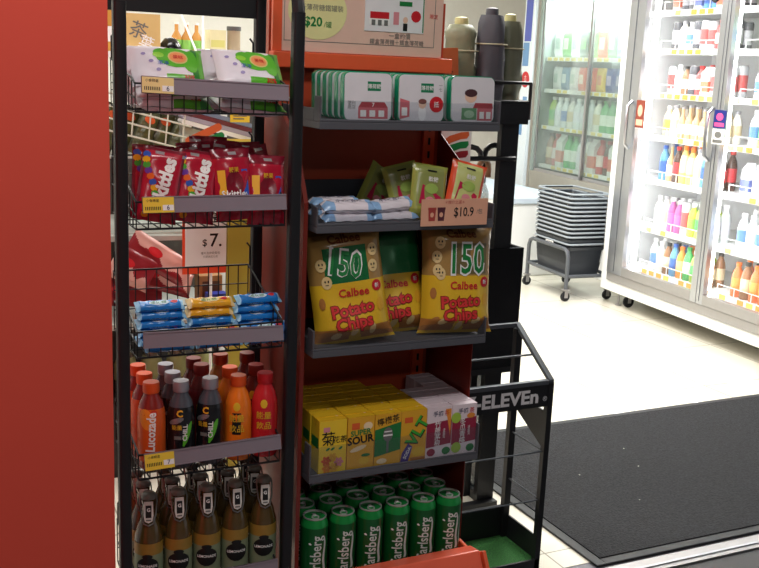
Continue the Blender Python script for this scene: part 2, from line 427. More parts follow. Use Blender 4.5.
pal = {
 'water': ('pet', '#dfe8ea', '#4a7ac0', 'white'), 'water2': ('pet', '#e6ecec', '#e8e8f0', 'white'), 'tea': ('pet', '#8a5a34', '#d9c9a0', 'black'), 'greentea': ('pet', '#9fc24a', '#3fae4a', 'white'),
 'orange': ('pet', '#f28a2a', '#f6c070', 'orange'), 'red': ('pet', '#c23a3a', '#f0e0d8', 'red'), 'purple': ('pet', '#a8488a', '#c85aa8', 'white'), 'lime': ('pet', '#b8d838', '#7ec83c', 'white'),
 'green': ('pet', '#3cae54', '#e8f0e0', 'green'), 'milk': ('pet', '#f0ece2', '#d8c49a', 'grey'), 'latte': ('glass', '#c8a070', '#efe4d0', 'grey'), 'cola': ('pet', '#3a2018', '#c8202a', 'red'),
 'beige': ('pet', '#e8d0a0', '#f0a040', 'white'), 'carton': ('carton', '#f2f0ec', '#e86a4a', 'white'), 'cartonb': ('carton', '#e9eef4', '#5a6ab0', 'white'), 'can': ('can', '#b8bcc0', '#c04848', 'grey'),
 'candark': ('can', '#43454e', '#a8a8b0', 'grey'), 'jug': ('jug', '#f0c060', '#f6dca0', 'orange'), 'blue': ('pet', '#4a90c8', '#2050a8', 'blue'), 'sport': ('pet', '#f07030', '#f08a30', 'orange'),
}
cname = {'water': 'clear water bottle', 'water2': 'clear bottle', 'tea': 'brown tea bottle', 'greentea': 'green tea bottle', 'orange': 'orange drink bottle', 'red': 'red drink bottle', 'purple': 'purple drink bottle', 'lime': 'lime green bottle', 'green': 'green bottle', 'milk': 'cream coloured bottle', 'latte': 'tan glass bottle', 'cola': 'dark brown bottle', 'beige': 'beige drink bottle', 'carton': 'white carton', 'cartonb': 'white and blue carton', 'can': 'silver can', 'candark': 'dark can', 'jug': 'orange juice jug', 'blue': 'blue drink bottle', 'sport': 'orange sports drink bottle'}
_pm = {}
def stock(key, h, r, loc, label, group, nm=None):
    k = (key, round(h, 3), round(r, 3))
    kind, b, l_, c = pal[key]
    if k not in _pm:
        nm = {'carton': 'drink_carton', 'can': 'drink_can', 'jug': 'juice_jug'}.get(kind, 'drink_bottle')
        o = small_bottle(kind, b, l_, c, h, r).build(nm); o['category'] = {'carton': 'carton', 'can': 'can', 'jug': 'jug'}.get(kind, 'bottle'); _pm[k] = o
    else:
        o = _pm[k].copy(); COL.objects.link(o)
    o.location = loc; o.rotation_euler = FROT; o['label'] = label; o['group'] = group
    return o
LV = ['bottom shelf', 'second lowest shelf', 'third lowest shelf', 'fourth lowest shelf', 'fifth lowest shelf', 'second highest shelf', 'top shelf']
rowsA = [
 (['water', 'water2', 'tea', 'blue', 'orange', 'green', 'greentea', 'lime', 'tea'], .20),
 (['water2', 'milk', 'purple', 'purple', 'can', 'lime', 'greentea', 'lime'], .215),
 (['blue', 'latte', 'cola', 'jug', 'jug', 'milk'], .23),
 (['beige', 'milk', 'latte', 'latte', 'latte', 'latte', 'milk'], .20),
 (['can', 'water2', 'tea', 'candark', 'red', 'carton', 'can', 'beige'], .18),
 (['candark', 'milk', 'water', 'candark', 'can', 'can', 'red', 'can'], .17),
 (['carton', 'candark', 'candark', 'cartonb', 'blue', 'blue'], .16),
]
rowsB = [
 (['sport', 'tea', 'sport', 'sport', 'candark', 'water', 'blue'], .21),
 (['water', 'water2', 'water', 'blue', 'blue', 'water2', 'tea'], .22),
 (['cartonb', 'water2', 'milk', 'purple', 'sport', 'candark', 'red'], .18),
 (['water', 'greentea', 'milk', 'green', 'water2', 'water', 'tea'], .2),
 (['water', 'candark', 'red', 'green', 'water2', 'tea', 'can'], .18),
 (['greentea', 'water', 'green', 'water2', 'tea', 'blue', 'lime'], .19),
 (['can', 'can', 'candark', 'carton', 'blue', 'blue', 'carton'], .16),
]
for rows, ua, ub, dn in ((rowsA, .73, 1.33, 'first'), (rowsB, 1.50, 2.02, 'second')):
    for i, (ks, h) in enumerate(rows):
        ks = ks + ks[:max(0, 9-len(ks))] if dn == 'first' else ks
        n = len(ks); rnd = random.Random(i*7+(dn == 'second'))
        for j, k in enumerate(ks):
            u = ua+(ub-ua)*(j+.5)/n; r = min(.034, (ub-ua)/n*.48)
            if pal[k][0] == 'jug': r = min(r, (ub-ua)/n*.40)
            stock(k, h*(.94+.1*rnd.random()), r, FP(u, .15, SZ[i]+.0005), '%s, %s, %s fridge door, %s' % (cname[k], LV[i], dn, ORD[j]), 'drinks behind the %s fridge door, %s' % (dn, LV[i]))
            stock(k, h*(.94+.1*rnd.random()), r, FP(u, .15+2.3*r, SZ[i]+.0005), 'rear %s, %s, %s fridge door, %s' % (cname[k], LV[i], dn, ORD[j]), 'rear drinks behind the %s fridge door, %s' % (dn, LV[i]))

# ---- the second cooler behind
VB = .40
cb = thing('sliding_door_cooler', 'wide grey cooler with misted sliding glass doors beyond the white fridge', 'cooler', FO, FROT)
cooler_in = mat('cooler_interior_grey', '#8f9c96', 0.5)
BU0, BU1 = -1.36, .38
mb = MB(); mb.box((BU0, VB, .0), (BU1, VB+.75, .52), white)
mb.box((BU0, VB-.0, .52), (BU1, VB+.75, .70), mat('cooler_beige_metal', '#a8a49a', .45, .3))
mb.box((BU0, VB+.70, .70), (BU1, VB+.75, 2.2), cooler_in); mb.box((BU0, VB, .70), (BU0+.04, VB+.7, 2.2), cooler_in); mb.box((BU1-.04, VB, .70), (BU1, VB+.7, 2.2), cooler_in)
mb.box((BU0+.04, VB, 2.12), (BU1-.04, VB+.7, 2.2), white)
mb.build('body', cb, smooth=False, bevel=.004)
fog = glassy('misted_glass', '#eef4f2', .06, .17, '#dfe9ea', fog=True)
for a, b, y in ((BU0+.04, -.60, VB+.012), (-.62, BU1-.04, VB+.03)):
    mb = MB(); mb.box((a, y, .70), (a+.022, y+.014, 2.12), alum); mb.box((b-.022, y, .70), (b, y+.014, 2.12), alum); mb.box((a, y, .70), (b, y+.014, .725), alum)
    d = mb.build('sliding_door', cb, smooth=False)
    MB().box((a+.022, y+.004, .725), (b-.022, y+.009, 2.12), fog).build('pane', d, smooth=False)
for i, z in enumerate((.76, 1.075, 1.372, 1.625)):
    mb = MB(); mb.box((BU0+.045, VB+.07, z-.012), (BU1-.045, VB+.66, z), shelfw); mb.box((BU0+.045, VB+.06, z-.028), (BU1-.045, VB+.07, z+.004), white)
    k = BU0+.07; rnd = random.Random(i)
    while k < BU1-.1:
        mb.box((k, VB+.0575, z-.025), (k+.06, VB+.0595, z), yl if rnd.random() < .7 else whitep); k += .09
    mb.build('shelf', cb, smooth=False)
MB().box((BU0+.1, VB+.1, 2.085), (BU1-.1, VB+.2, 2.115), led).build('lamp_tube', cb, smooth=False)
o = area('cooler_lamp', FP(-.5, VB+.12, 2.07), 1.4, .1, 26, col=(.97, 1, .98))
o.rotation_euler = (0, 0, FROT[2])
BLV = ['lowest shelf', 'second shelf up', 'third shelf up', 'top shelf']
rowsC = [(['tea', 'red', 'carton', 'green', 'green', 'water2', 'milk', 'carton', 'red', 'cola', 'carton', 'water'], .24),
         (['greentea', 'water2', 'water', 'milk', 'water2', 'water2', 'water2', 'milk', 'green', 'green', 'green', 'water2'], .22),
         None, None]
for i, z in enumerate((.76, 1.075)):
    ks, h = rowsC[i]
    for j, k in enumerate(ks):
        u = -1.29+1.12*(j+.5)/len(ks)
        stock(k, h*1.08, .044, FP(u, VB+.13, z+.0005), '%s on the %s of the misted cooler, %s' % (cname[k], BLV[i], ORD[j]), 'drinks on the %s of the misted cooler' % BLV[i])
# food pouches on the upper cooler shelves
def pouch_mesh(c1, c2, w=.13, h=.19, t=.05):
    mb = MB(); A = tint('pouch_'+c1.lstrip('#'), c1, .35); B = tint('pouch_'+c2.lstrip('#'), c2, .35)
    nu, nv = 8, 10; vs = []
    for side in (1, -1):
        for j in range(nv+1):
            for i in range(nu+1):
                u, v = -1+2*i/nu, -1+2*j/nv
                T = t/2*max(0, (1-abs(u)**3))**.5*max(0, (1-abs(v)**5)) + .001
                vs.append((u*w/2*(1-.08*(1-v*v)), -side*T, (v+1)*h/2))
    K = (nu+1)*(nv+1)
    for side in (0, 1):
        for j in range(nv):
            for i in range(nu):
                a = side*K+j*(nu+1)+i; q = (a, a+1, a+nu+2, a+nu+1)
                mb.add([vs[x] for x in (q if side == 0 else q[::-1])], [(0, 1, 2, 3)], B if (2 < j < 7 and 1 < i < 6 and side == 0) else A)
    return mb
_po = {}
def pouch(c1, c2, nm, loc, label, group, s=1.0):
    k = (c1, c2)
    if k not in _po: o = pouch_mesh(c1, c2).build('food_pouch', ang=70); o['category'] = 'food pouch'; _po[k] = o
    else: o = _po[k].copy(); COL.objects.link(o)
    o.location = loc; o.rotation_euler = FROT; o.scale = (s, s, s); o['label'] = label; o['group'] = group
pc = {'white': ('#e8e8e6', '#b9c8c0'), 'orange': ('#e8582a', '#f6e0c8'), 'yellow': ('#f0c840', '#e88a3a'), 'blue': ('#3a4a9a', '#c8b8d8'), 'green': ('#6fae5a', '#e8f0d8'), 'dark green': ('#3c5a48', '#7fb86a'), 'pale blue': ('#8fa8c0', '#e8ecef')}
for i, (z, cs) in enumerate(((1.372, ['white', 'pale blue', 'white', 'orange', 'orange', 'yellow', 'blue', 'blue', 'pale blue']), (1.625, ['white', 'green', 'white', 'dark green', 'green', 'orange', 'green', 'pale blue', 'white']))):
    for j, c in enumerate(cs):
        pouch(pc[c][0], pc[c][1], c, FP(-1.29+1.14*(j+.5)/9, VB+.13, z+.001), '%s food pouch, %s of misted cooler, %s' % (c, BLV[i+2], ORD[j]), 'pouches on the %s of the misted cooler' % BLV[i+2], s=.95 if i == 0 else 1.15)

# decal panel at the cooler's far end
root = thing('poster_panel', 'narrow upright blue and white poster panel with a red round badge', 'poster', FO, FROT)
pb = mat('poster_sky_blue', '#6f9ac8', .4); pp = mat('poster_periwinkle', '#5a66b8', .4)
mb = MB(); mb.box((-1.56, VB-.03, .0), (-1.40, VB+.0, 2.3), mat('poster_pale', '#e3edf3', .4)); mb.build('board', root, smooth=False)
mb = MB(); g = lambda a, b: (-1.48+a, VB-.0312, b)
mb.rect(g, -.06, 1.75, .05, 2.28, pp); mb.rect(g, -.07, 1.55, .03, 1.74, pb); mb.rect(g, -.055, .98, .0, 1.2, pb); mb.rect(g, -.02, 1.24, .05, 1.3, pb)
mb.build('print', root, smooth=False)
mb = MB(); mb.disc(g, (0.0, 1.44), .066, .066, redp, 20); g2 = lambda a, b: (-1.48+a, VB-.0316, b)
mb.text('大\n減', .04, g2, whitep, at=(0, 1.44)); mb.build('badge', root, smooth=False)

# ================================================================== BASKET STACK ON CART
bgrey = mat('dark_basket_plastic', '#34383f', .45, 0, .04)
bgreyl = mat('grey_basket_rim', '#98a0a8', .4, 0, .04)
_c = FP(.108, -.085, 0); cart_x, cart_y = _c.x, _c.y
cart_grey = mat('cart_grey_paint', '#5a5e64', .4, .2)
ct = thing('basket_cart', 'grey tubular cart on casters carrying the stacked shopping baskets', 'cart', (cart_x, cart_y, 0), (0, 0, FROT[2]))
for sx in (-1, 1):
    pass
mb = MB()
for sy in (-.165, .165):
    L = .262
    pts = [(-L, sy, .08), (-L, sy, .30), (-L+.015, sy, .335), (-L+.05, sy, .35), (L-.05, sy, .35), (L-.015, sy, .335), (L, sy, .30), (L, sy, .08)]
    mb.tube(pts, .014, cart_grey, 8); mb.tube([(-L, sy, .17), (L, sy, .17)], .012, cart_grey, 6)
for sx in (-.262, .262): mb.tube([(sx, -.165, .17), (sx, .165, .17)], .012, cart_grey, 6)
mb.build('frame', ct)
mb = MB().box((-.235, -.15, .15), (.235, .15, .158), bgrey).build('deck', ct, smooth=False)
for x in (-.262, .262):
    for y in (-.165, .165): caster(ct, x, y, .032, .085)
def basket_mesh():
    mb = MB(); W, D, H = .232, .152, .22; T = .86
    def ringpts(f, z): 
        w_, d_ = W*f, D*f; r = .03; out = []
        for cx, cy, a0 in ((w_-r, d_-r, 0), (-w_+r, d_-r, 90), (-w_+r, -d_+r, 180), (w_-r, -d_+r, 270)):
            for k in range(4): t = R(a0+30*k); out.append((cx+r*math.cos(t), cy+r*math.sin(t), z))
        return out
    N = 16
    prof = [ringpts(T, 0), ringpts(T+.05, .09), ringpts(T+.06, .092)]
    b0 = ringpts(T, 0); 
    mb.add(b0, [tuple(range(N))], bgrey)
    for (fa, za, fb, zb) in ((T, 0, T+.055, .085), (.955, .175, 1.0, H-.02)):
        a = ringpts(fa, za); b = ringpts(fb, zb); mb.add(a+b, [(i, (i+1) % N, N+(i+1) % N, N+i) for i in range(N)], bgrey)
    # slatted band
    import itertools
    a = ringpts(T+.055, .085); b = ringpts(.955, .175)
    for i in range(N):
        A0, A1, B0, B1 = map(Vector, (a[i], a[(i+1) % N], b[i], b[(i+1) % N])); n = max(1, int((A1-A0).length/.018))
        for k in range(n):
            t0, t1 = k/n, (k+.45)/n; mb.quad([A0.lerp(A1, t0), A0.lerp(A1, t1), B0.lerp(B1, t1), B0.lerp(B1, t0)], bgrey)
    ri = [Vector(p) for p in ringpts(1.0, H)]; mb.tube(ri, .0065, bgreyl, 6, closed=True)
    return mb
br0 = thing('shopping_basket', '', 'shopping basket', (cart_x, cart_y, .16), (0, 0, FROT[2]), 'stacked grey shopping baskets')
basket_mesh().build('tub', br0, ang=50)
for hx in (-.19, .19): MB().tube([(hx, -.11, .2225), (hx, .11, .2225)], .006, bgrey, 6).build('handle', br0)
BN = 12
NB = ['lowest', 'second lowest', 'third lowest', 'fourth lowest', 'fifth lowest', 'seventh from the top', 'sixth from the top', 'fifth from the top', 'fourth from the top', 'third from the top', 'second from the top', 'topmost']
instances(br0, [((cart_x, cart_y, .16+(0 if i == 0 else .020+i*.0290)), (0, 0, FROT[2]), 'dark grey shopping basket on the cart, %s of the stack' % NB[i]) for i in range(BN)])
pl = MB().box((-.05, -.1605, .19), (.05, -.1585, .215), whitep); pl.text('7-ELEVEN', .02, lambda a, b: (a, -.1612, .2025+b), blackp, .01); pl.build('label_plate', bpy.data.objects['shopping_basket'], smooth=False)
# low white counter beyond the baskets
mb = MB().box((4.05, 6.15, 0), (4.55, 7.3, .55), white); mb.box((4.03, 6.13, .55), (4.57, 7.32, .6), mat('pale_blue_cover', '#c9d6e4', .4))
tag(mb.build('counter', smooth=False, bevel=.01), 'low white counter with pale blue top behind the stacked shopping baskets', 'counter')

# ================================================================== MAT
def mat_fibre():
    m = bpy.data.materials.new('black_loop_mat'); m.use_nodes = True; nt = m.node_tree; n = nt.nodes; l = nt.links
    b = n['Principled BSDF']; b.inputs['Roughness'].default_value = .9
    tc = n.new('ShaderNodeTexCoord'); nz = n.new('ShaderNodeTexNoise'); nz.inputs['Scale'].default_value = 140; nz.inputs['Detail'].default_value = 4
    cr = n.new('ShaderNodeValToRGB'); cr.color_ramp.elements[0].position = .35; cr.color_ramp.elements[0].color = lin('#08090b'); cr.color_ramp.elements[1].position = .72; cr.color_ramp.elements[1].color = lin('#2c2d32')
    bp = n.new('ShaderNodeBump'); bp.inputs['Strength'].default_value = .8; bp.inputs['Distance'].default_value = .006
    l.new(tc.outputs['Object'], nz.inputs['Vector']); l.new(nz.outputs['Fac'], cr.inputs[0]); l.new(cr.outputs[0], b.inputs['Base Color'])
    l.new(nz.outputs['Fac'], bp.inputs['Height']); l.new(bp.outputs[0], b.inputs['Normal'])
    return m
dm = thing('door_mat', 'large black looped entrance mat lying on the cream tiles', 'door mat', (1.9, 2.26, 0))
MB().box((.035, .035, .001), (2.05, 1.10, .012), mat_fibre()).build('pile', dm, smooth=False)
mb = MB(); E_ = mat('mat_rubber_edge', '#1c1d20', .5)
mb.box((0, 0, .001), (.035, 1.135, .009), E_).box((2.05, 0, .001), (2.085, 1.135, .009), E_).box((.035, 0, .001), (2.05, .035, .009), E_).box((.035, 1.10, .001), (2.05, 1.135, .009), E_)
mb.build('border', dm, smooth=False, bevel=.002)
lit = [(2.55, 2.85), (2.62, 3.02), (2.28, 2.86), (2.35, 2.6)]
o0 = MB().add([(0, 0, 0), (.007, .001, .001), (.004, .006, .0015), (0, .004, .0005), (.003, .003, .003)], [(0, 1, 4), (1, 2, 4), (2, 3, 4), (3, 0, 4), (0, 3, 2, 1)], mat('paper_scrap', '#b8b4a8', .7)).build('paper_scrap')
tag(o0, 'tiny pale scrap of paper on the black mat', 'litter', 'paper scraps on the black mat')
instances(o0, [((x, y, .0125), (0, 0, i), 'tiny pale paper scrap on the black mat, %s' % ['furthest right', 'nearest the far edge', 'closest to the left border', 'nearest the sill'][i]) for i, (x, y) in enumerate(lit)])

# ================================================================== LEFT WIRE RACK
LX0, LX1, LY0, LY1 = .397, .763, 2.000, 2.245
rk = thing('wire_display_rack', 'black metal snack rack with wire baskets beside the red wall', 'display rack', (0, 0, 0))
for x in (LX0, LX1):
    mb = MB(); mb.rbox((x-.0125, LY0-.0125, 0), (x+.0125, LY0+.0125, 1.60), black, .005); mb.build('post', rk)
    mb = MB(); mb.rbox((x-.0125, LY1-.0125, 0), (x+.0125, LY1+.0125, 1.64), black, .005); mb.build('post', rk)
    pts = [(x, LY0, 1.598), (x, LY0+.006, 1.625), (x, LY0+.025, 1.648), (x, LY0+.05, 1.655), (x, LY1+.012, 1.655)]
    MB().tube(pts, .0135, black, 8).build('arch', rk)
MB().box((LX0+.013, LY1-.008, 1.592), (LX1-.013, LY1+.006, 1.80), black).build('header_board', rk, smooth=False)
mb = MB().box((LX0+.013, LY0-.01, .01), (LX1-.013, LY1+.01, .05), black).build('base_plate', rk, smooth=False)
wr = .0016
def wire_basket(z, depth_front, back_h, rail_c, tilt, tagm, num, front_h=.055, bar=True):
    """basket with its floor at z; rail_c is the centre height of the price rail"""
    bx = thing_part = bpy.data.objects.new('basket', None)
    bpy.data.objects.remove(bx)
    mb = MB(); x0, x1, y0, y1 = LX0+.026, LX1-.026, 1.985, LY1-.02; hx = (x0+x1)/2
    def W(*p): mb.tube(p, wr, black, 4)
    n = 13
    for i in range(n+1):
        x = x0+(x1-x0)*i/n
        W((x, y0, z+front_h), (x, y0, z), (x, y1, z), (x, y1, z+back_h))
    for k in range(5): y = y0+(y1-y0)*k/4; W((x0, y, z+.001), (x1, y, z+.001))
    for k in range(1, 4): zz = z+back_h*k/3; mb.tube([(x0, y1, zz), (x1, y1, zz)], wr*(1.6 if k == 3 else 1), black, 4)
    for zz in (z+.0, z+front_h): mb.tube([(x0, y0, zz), (x1, y0, zz)], wr*1.6, black, 4)
    for x in (x0, x1):
        mb.tube([(x, y0, z+front_h), (x, y0+.03, z+front_h+.01), (x, y1, z+back_h)], wr*1.5, black, 4)
        for k in range(1, 8):
            t = k/8; y = y0+(y1-y0)*t; W((x, y, z), (x, y, z+front_h+(back_h-front_h)*t))
        W((x, y0, z+front_h*.5), (x, y1, z+back_h*.5))
        for y in (y1-.012, ): mb.tube([(x, y, z+back_h), (x, y, z+back_h+.045), (x+(.008 if x < hx else -.008), y, z+back_h+.055)], wr*1.6, black, 4)
    b = mb.build('basket', rk, loc=(0, 0, 0), ang=80)
    rx0, rx1 = LX0+.036, LX1-.028; cx = (rx0+rx1)/2; w_ = rx1-rx0
    M = Matrix.Translation((cx, 1.974, rail_c)) @ Matrix.Rotation(-tilt, 4, 'Y') @ Matrix.Rotation(R(-12), 4, 'X')
    m2 = MB(); m2.box((-w_/2, -.003, -.0165), (w_/2, .003, .0165), railm, M); m2.box((-w_/2, -.0045, .0135), (w_/2, .003, .0165), railm, M); m2.box((-w_/2, -.0045, -.0165), (w_/2, .003, -.0145), railm, M)
    m2.build('price_rail', b, smooth=False)
    if tagm:
        m3 = MB(); m3.box((-w_/2+.0, -.0062, -.019 if num != '6' else -.016), (-w_/2+.062, -.0046, .0145), tagm, M)
        g = lambda a, c: tuple(M @ Vector((-w_/2+.031+a, -.0066, c)))
        g2 = lambda a, c: tuple(M @ Vector((-w_/2+.031+a, -.007, c)))
        m3.rect(g, .008, -.012, .03, -.001, whitep); m3.text(num, .013, g2, mat('navy_print', '#2a2f55', .5), .01, at=(.019, -.0062))
        m3.text('小食精選', .0065, g, blackp, at=(-.012, .008))
        for k in range(9): m3.rect(g, -.027+k*.0036, -.011, -.0252+k*.0036, -.004, blackp)
        m3.build('price_tag', b, smooth=False)
    return b
wire_basket(1.392, 0, .10, 1.441, R(-1.6), tagc, '6')
wire_basket(1.160, 0, .125, 1.211, R(.2), tagy, '6')
wire_basket(.892, 0, .135, .929, R(-1.2), None, '')
wire_basket(.625, 0, .10, .672, R(1.3), tagy, '7')
wire_basket(.318, 0, .11, .372, R(.6), None, '')

# ---- generic pack with front surface function
def wrinkle(seed, amp):
    rnd = random.Random(seed); ws = [(rnd.uniform(-9, 9), rnd.uniform(-9, 9), rnd.uniform(0, 6), rnd.uniform(.3, 1)) for _ in range(7)]
    return lambda u, v: amp*sum(a*math.sin(p*u+q*v+f) for p, q, f, a in ws)/3
def pack_surface(w, h, t, pinch=.06, seed=1, amp=.0015, crimp=.07, pu=3, pv=5, vertical=True):
    wf = wrinkle(seed, amp)
    def S(u, v, side=1, off=0.0):
        cu, cv = min(1, abs(u)), min(1, abs(v)); e = max(0.0, min(1.0, (1-cv-crimp)/(.22)))
        T = t/2*max(0, 1-cu**pu)**.55*(e**.6 if e > 0 else 0)
        wob = wf(u, v)*(1-cu**6)
        if cv > 1-crimp: wob = .0009*math.sin(u*60)
        x = u*w/2*(1-pinch*(1-cv**6)); z = v*h/2
        y = -side*T + wob*(1 if side > 0 else .6) - side*(.0006+off)
        return (x, y, z)
    return S
def pack_mesh(S, matfn, back, nu=18, nv=26):
    mb = MB()
    for side in (1, -1):
        vs = [S(-1+2*i/nu, -1+2*j/nv, side) for j in range(nv+1) for i in range(nu+1)]
        base = len(mb.v); mb.v += vs
        for j in range(nv):
            for i in range(nu):
                a = base+j*(nu+1)+i; q = (a, a+1, a+nu+2, a+nu+1)
                u, v = -1+2*(i+.5)/nu, -1+2*(j+.5)/nv
                mb.f.append(q if side == 1 else q[::-1]); mb.m.append(mb.mi(matfn(u, v) if side == 1 else back))
    return mb
def front(S, w, h, off=.0007): return lambda a, b: S(a/(w/2), b/(h/2), 1, off)

# ---- top basket: green and white flow packs
gw = .15; gh = .105
fgreen = mat('leaf_green_film', '#5cb531', .3, coat=.4); fwhite = mat('lilac_white_film', '#e6e2ea', .28, coat=.4); fdk = mat('deep_green_film', '#2f7f33', .3, coat=.4)
bun = mat('peach_print', '#e8955c', .4)
S = pack_surface(gw, gh, .034, .02, 5, .0022, .04)
def gm(u, v):
    if u > .62: return fdk if u < .8 else fgreen
    if v < -.55 and u > -.1: return fgreen
    return fwhite
mb = pack_mesh(S, gm, fwhite, 22, 18); g = front(S, gw, gh); g2 = front(S, gw, gh, .0012); g3 = front(S, gw, gh, .0016)
mb.disc(g, (.014, .014), .040, .026, fgreen, 16); mb.disc(g, (-.014, .026), .016, .010, fgreen, 12); mb.disc(g, (.046, .006), .016, .030, fgreen, 12); mb.disc(g2, (.02, .014), .021, .017, mat('soft_yellow', '#cfc878', .5), 14); mb.disc(g3, (.02, .014), .018, .014, bun, 14); mb.disc(g2, (-.02, .018), .012, .008, mat('lime_print', '#8ccf3a', .4), 10)
mb.text('潔淨', .012, g3, mat('blue_print', '#2f4fae', .4), .02, at=(-.012, -.004)); mb.text('蛋糕', .011, front(S, gw, gh, .002), redp, .02, at=(.02, .014)); mb.text('30%', .013, g3, redp, .03, at=(.04, -.036))
for k in range(3): mb.disc(g2, (-.05+k*.014, .02-.02*k), .005, .004, mat('lilac_print', '#9a8fc0', .4), 8)
gp = tag(mb.build('snack_pack', ang=60), '', 'snack pack', 'green and white snack packs in the top basket')
spots = []
for col, cx, dx in ((0, .512, 'left'), (1, .668, 'right')):
    for row, nm in ((0, 'front'), (1, 'rear')):
        for lay in range(3):
            nl = ['bottom', 'middle', 'top'][lay]
            spots.append(((cx+.004*lay*(1 if col else -1), 2.048+row*.105+(.010 if lay == 2 else 0), 1.411+lay*.029+(.008 if lay == 2 else 0)), (R([-78, -72, -42][lay]), R([2, -3, 2, 4, -2, 3][(col*3+lay) % 6]), R(-3+5*col)), 'green and white snack pack, %s of the %s %s pile in the top basket' % (nl, nm, dx)))
instances(gp, spots)

# ---- second basket: red candy bags
cred = mat('candy_red_film', '#b01a33', .22, coat=.5); cmar = mat('candy_maroon_film', '#7a1226', .25, coat=.5); csil = mat('silver_glint_and_print', '#c9c4c8', .2, .6)
cw, chh = .088, .15
dots = ['#f0b020', '#2f58b8', '#e86a20', '#6a3aa0', '#4aa83a']
def candy(seed, style):
    S = pack_surface(cw, chh, .026, .05, seed, .0036, .06)
    def f(u, v):
        if v > .93: return cmar
        if v > .80 and math.sin(u*5+seed+v*14) > .35: return csil  # silver patches paint highlights onto the crinkled film near the top
        if style == 'flat': return cmar if v > .72 else cred
        if style == 'tall': return cred if abs(u) < .8 else cmar
        return cmar
    mb = pack_mesh(S, f, cmar, 14, 22); g = front(S, cw, chh); g2 = front(S, cw, chh, .0013)
    if style == 'tall':
        rnd = random.Random(seed)
        for k in range(12):
            t = k/11; mb.disc(g, (-.022+.014*math.sin(t*5), -.062+t*.12), .008, .007, mat('dot_'+dots[k % 5][1:], dots[k % 5], .35), 9)
        mb.text('Skittles', .040, g2, whitep, .045, rot=82, at=(.006, .008), sx=.85)
    elif style == 'flat':
        mb.rect(g, -.036, -.02, -.02, .03, mat('dot_f0b020', '#f0b020', .35)); mb.rect(g, .018, -.03, .032, .03, mat('dot_2f58b8', '#2f58b8', .35))
        mb.disc(g, (.0, .0), .02, .028, cmar, 12); mb.text('Skittles', .022, g2, whitep, .02, at=(0, -.02)); mb.text('糖果', .012, g2, yellow, .02, at=(-.0, .03))
    else:
        mb.disc(g, (.022, .02), .012, .014, mat('dot_2f58b8', '#2f58b8', .35), 10); mb.text('Skittles', .02, g2, csil, .02, rot=20, at=(-.004, .03))
    mb.box((-.03, -.001, chh/2-.001), (.03, .001, chh/2+.0005), cmar)
    return mb.build('candy_bag', ang=60)
GN = 'red candy bags in the second basket'
sty = []
c_tall = tag(candy(3, 'tall'), '', 'candy bag', GN); c_flat = tag(candy(8, 'flat'), '', 'candy bag', GN); c_back = tag(candy(12, 'plain'), '', 'candy bag', GN)
zc = 1.1645+chh/2
instances(c_tall, [((.478, 2.020, zc+.004), (R(-12), R(10), R(-8)), 'red candy bag with vertical white lettering, leftmost at the front of the basket'),
                   ((.554, 2.024, zc), (R(-14), R(8), R(-6)), 'red candy bag with vertical white lettering, second from left at the front'),
                   ((.474, 2.068, zc+.006), (R(-8), R(4), R(0)), 'red candy bag with vertical lettering, in the second row by the left post')])
instances(c_flat, [((.633, 2.022, zc+.004), (R(-10), R(-3), R(4)), 'red candy bag with yellow and blue print, third from left at the front'),
                   ((.708, 2.026, zc-.010), (R(-12), R(3), R(2)), 'red candy bag sunk low at the right end of the front row')])
instances(c_back, [((.560, 2.078, zc+.006), (R(-10), R(-14), R(5)), 'maroon candy bag in the second row behind the vertical lettering bag'),
                   ((.640, 2.076, zc+.010), (R(-16), R(12), R(-5)), 'maroon candy bag in the middle of the second row'),
                   ((.705, 2.080, zc+.004), (R(-16), R(-12), R(3)), 'maroon candy bag at the right end of the second row'),
                   ((.590, 2.134, zc+.008), (R(-8), R(-3), R(0)), 'maroon candy bag standing tallest in the third row'),
                   ((.670, 2.130, zc+.010), (R(-10), R(6), R(0)), 'maroon candy bag tilted in the third row, right of the tallest'),
                   ((.625, 2.184, zc+.016), (R(-4), R(2), R(0)), 'maroon candy bag in the middle of the rear row'),
                   ((.705, 2.180, zc+.004), (R(-4), R(-2), R(0)), 'maroon candy bag at the right of the rear row')])

# ---- third basket: wafer bars
def wafer(c1, c2, nm):
    w_, h_ = .104, .034
    A = mat(c1[0], c1[1], .25, coat=.5); B = mat(c2[0], c2[1], .3, coat=.4)
    # length along x, crimps at both x ends
    def S(u, v, side=1, off=0.0):
        e = max(0, min(1, (1-abs(u)-.07)/.08)); T = .0085*max(0, 1-abs(v)**4)**.5*e**.5
        return (u*w_/2, -side*(T+.0007+off)+.0008*math.sin(u*14+v*5), v*h_/2*(.82+.18*(abs(u) > .9)))
    mb = pack_mesh(S, lambda u, v: B if (abs(u) > .86 or v > .7) else A, A, 24, 10)
    g = lambda a, b: S(a/(w_/2), b/(h_/2), 1, .0006); g2 = lambda a, b: S(a/(w_/2), b/(h_/2), 1, .001)
    mb.disc(g, (-.002, 0), .022, .009, mat('pale_lozenge', '#cfe3f2', .4) if nm == 'blue' else mat('cream_lozenge', '#f4e2a8', .4), 14)
    mb.text('WAFER' if nm == 'x' else '威化餅', .012, g2, greenp, .03, at=(-.004, 0)); mb.disc(g, (.03, .002), .008, .006, redp, 8)
    o = mb.build('wafer_bar', ang=60); return tag(o, '', 'wafer bar', 'wrapped wafer bars in the third basket')
wb = wafer(('wafer_blue', '#1f78c8'), ('wafer_light_blue', '#8cc4e8'), 'blue'); wy = wafer(('wafer_yellow', '#e8a828'), ('wafer_tan', '#e4c890'), 'yellow')
sb, sy_ = [], []
LN = ['bottom', 'second', 'third', 'fourth', 'top']
colx = [.492, .600, .708]; cn = ['left', 'middle', 'right']
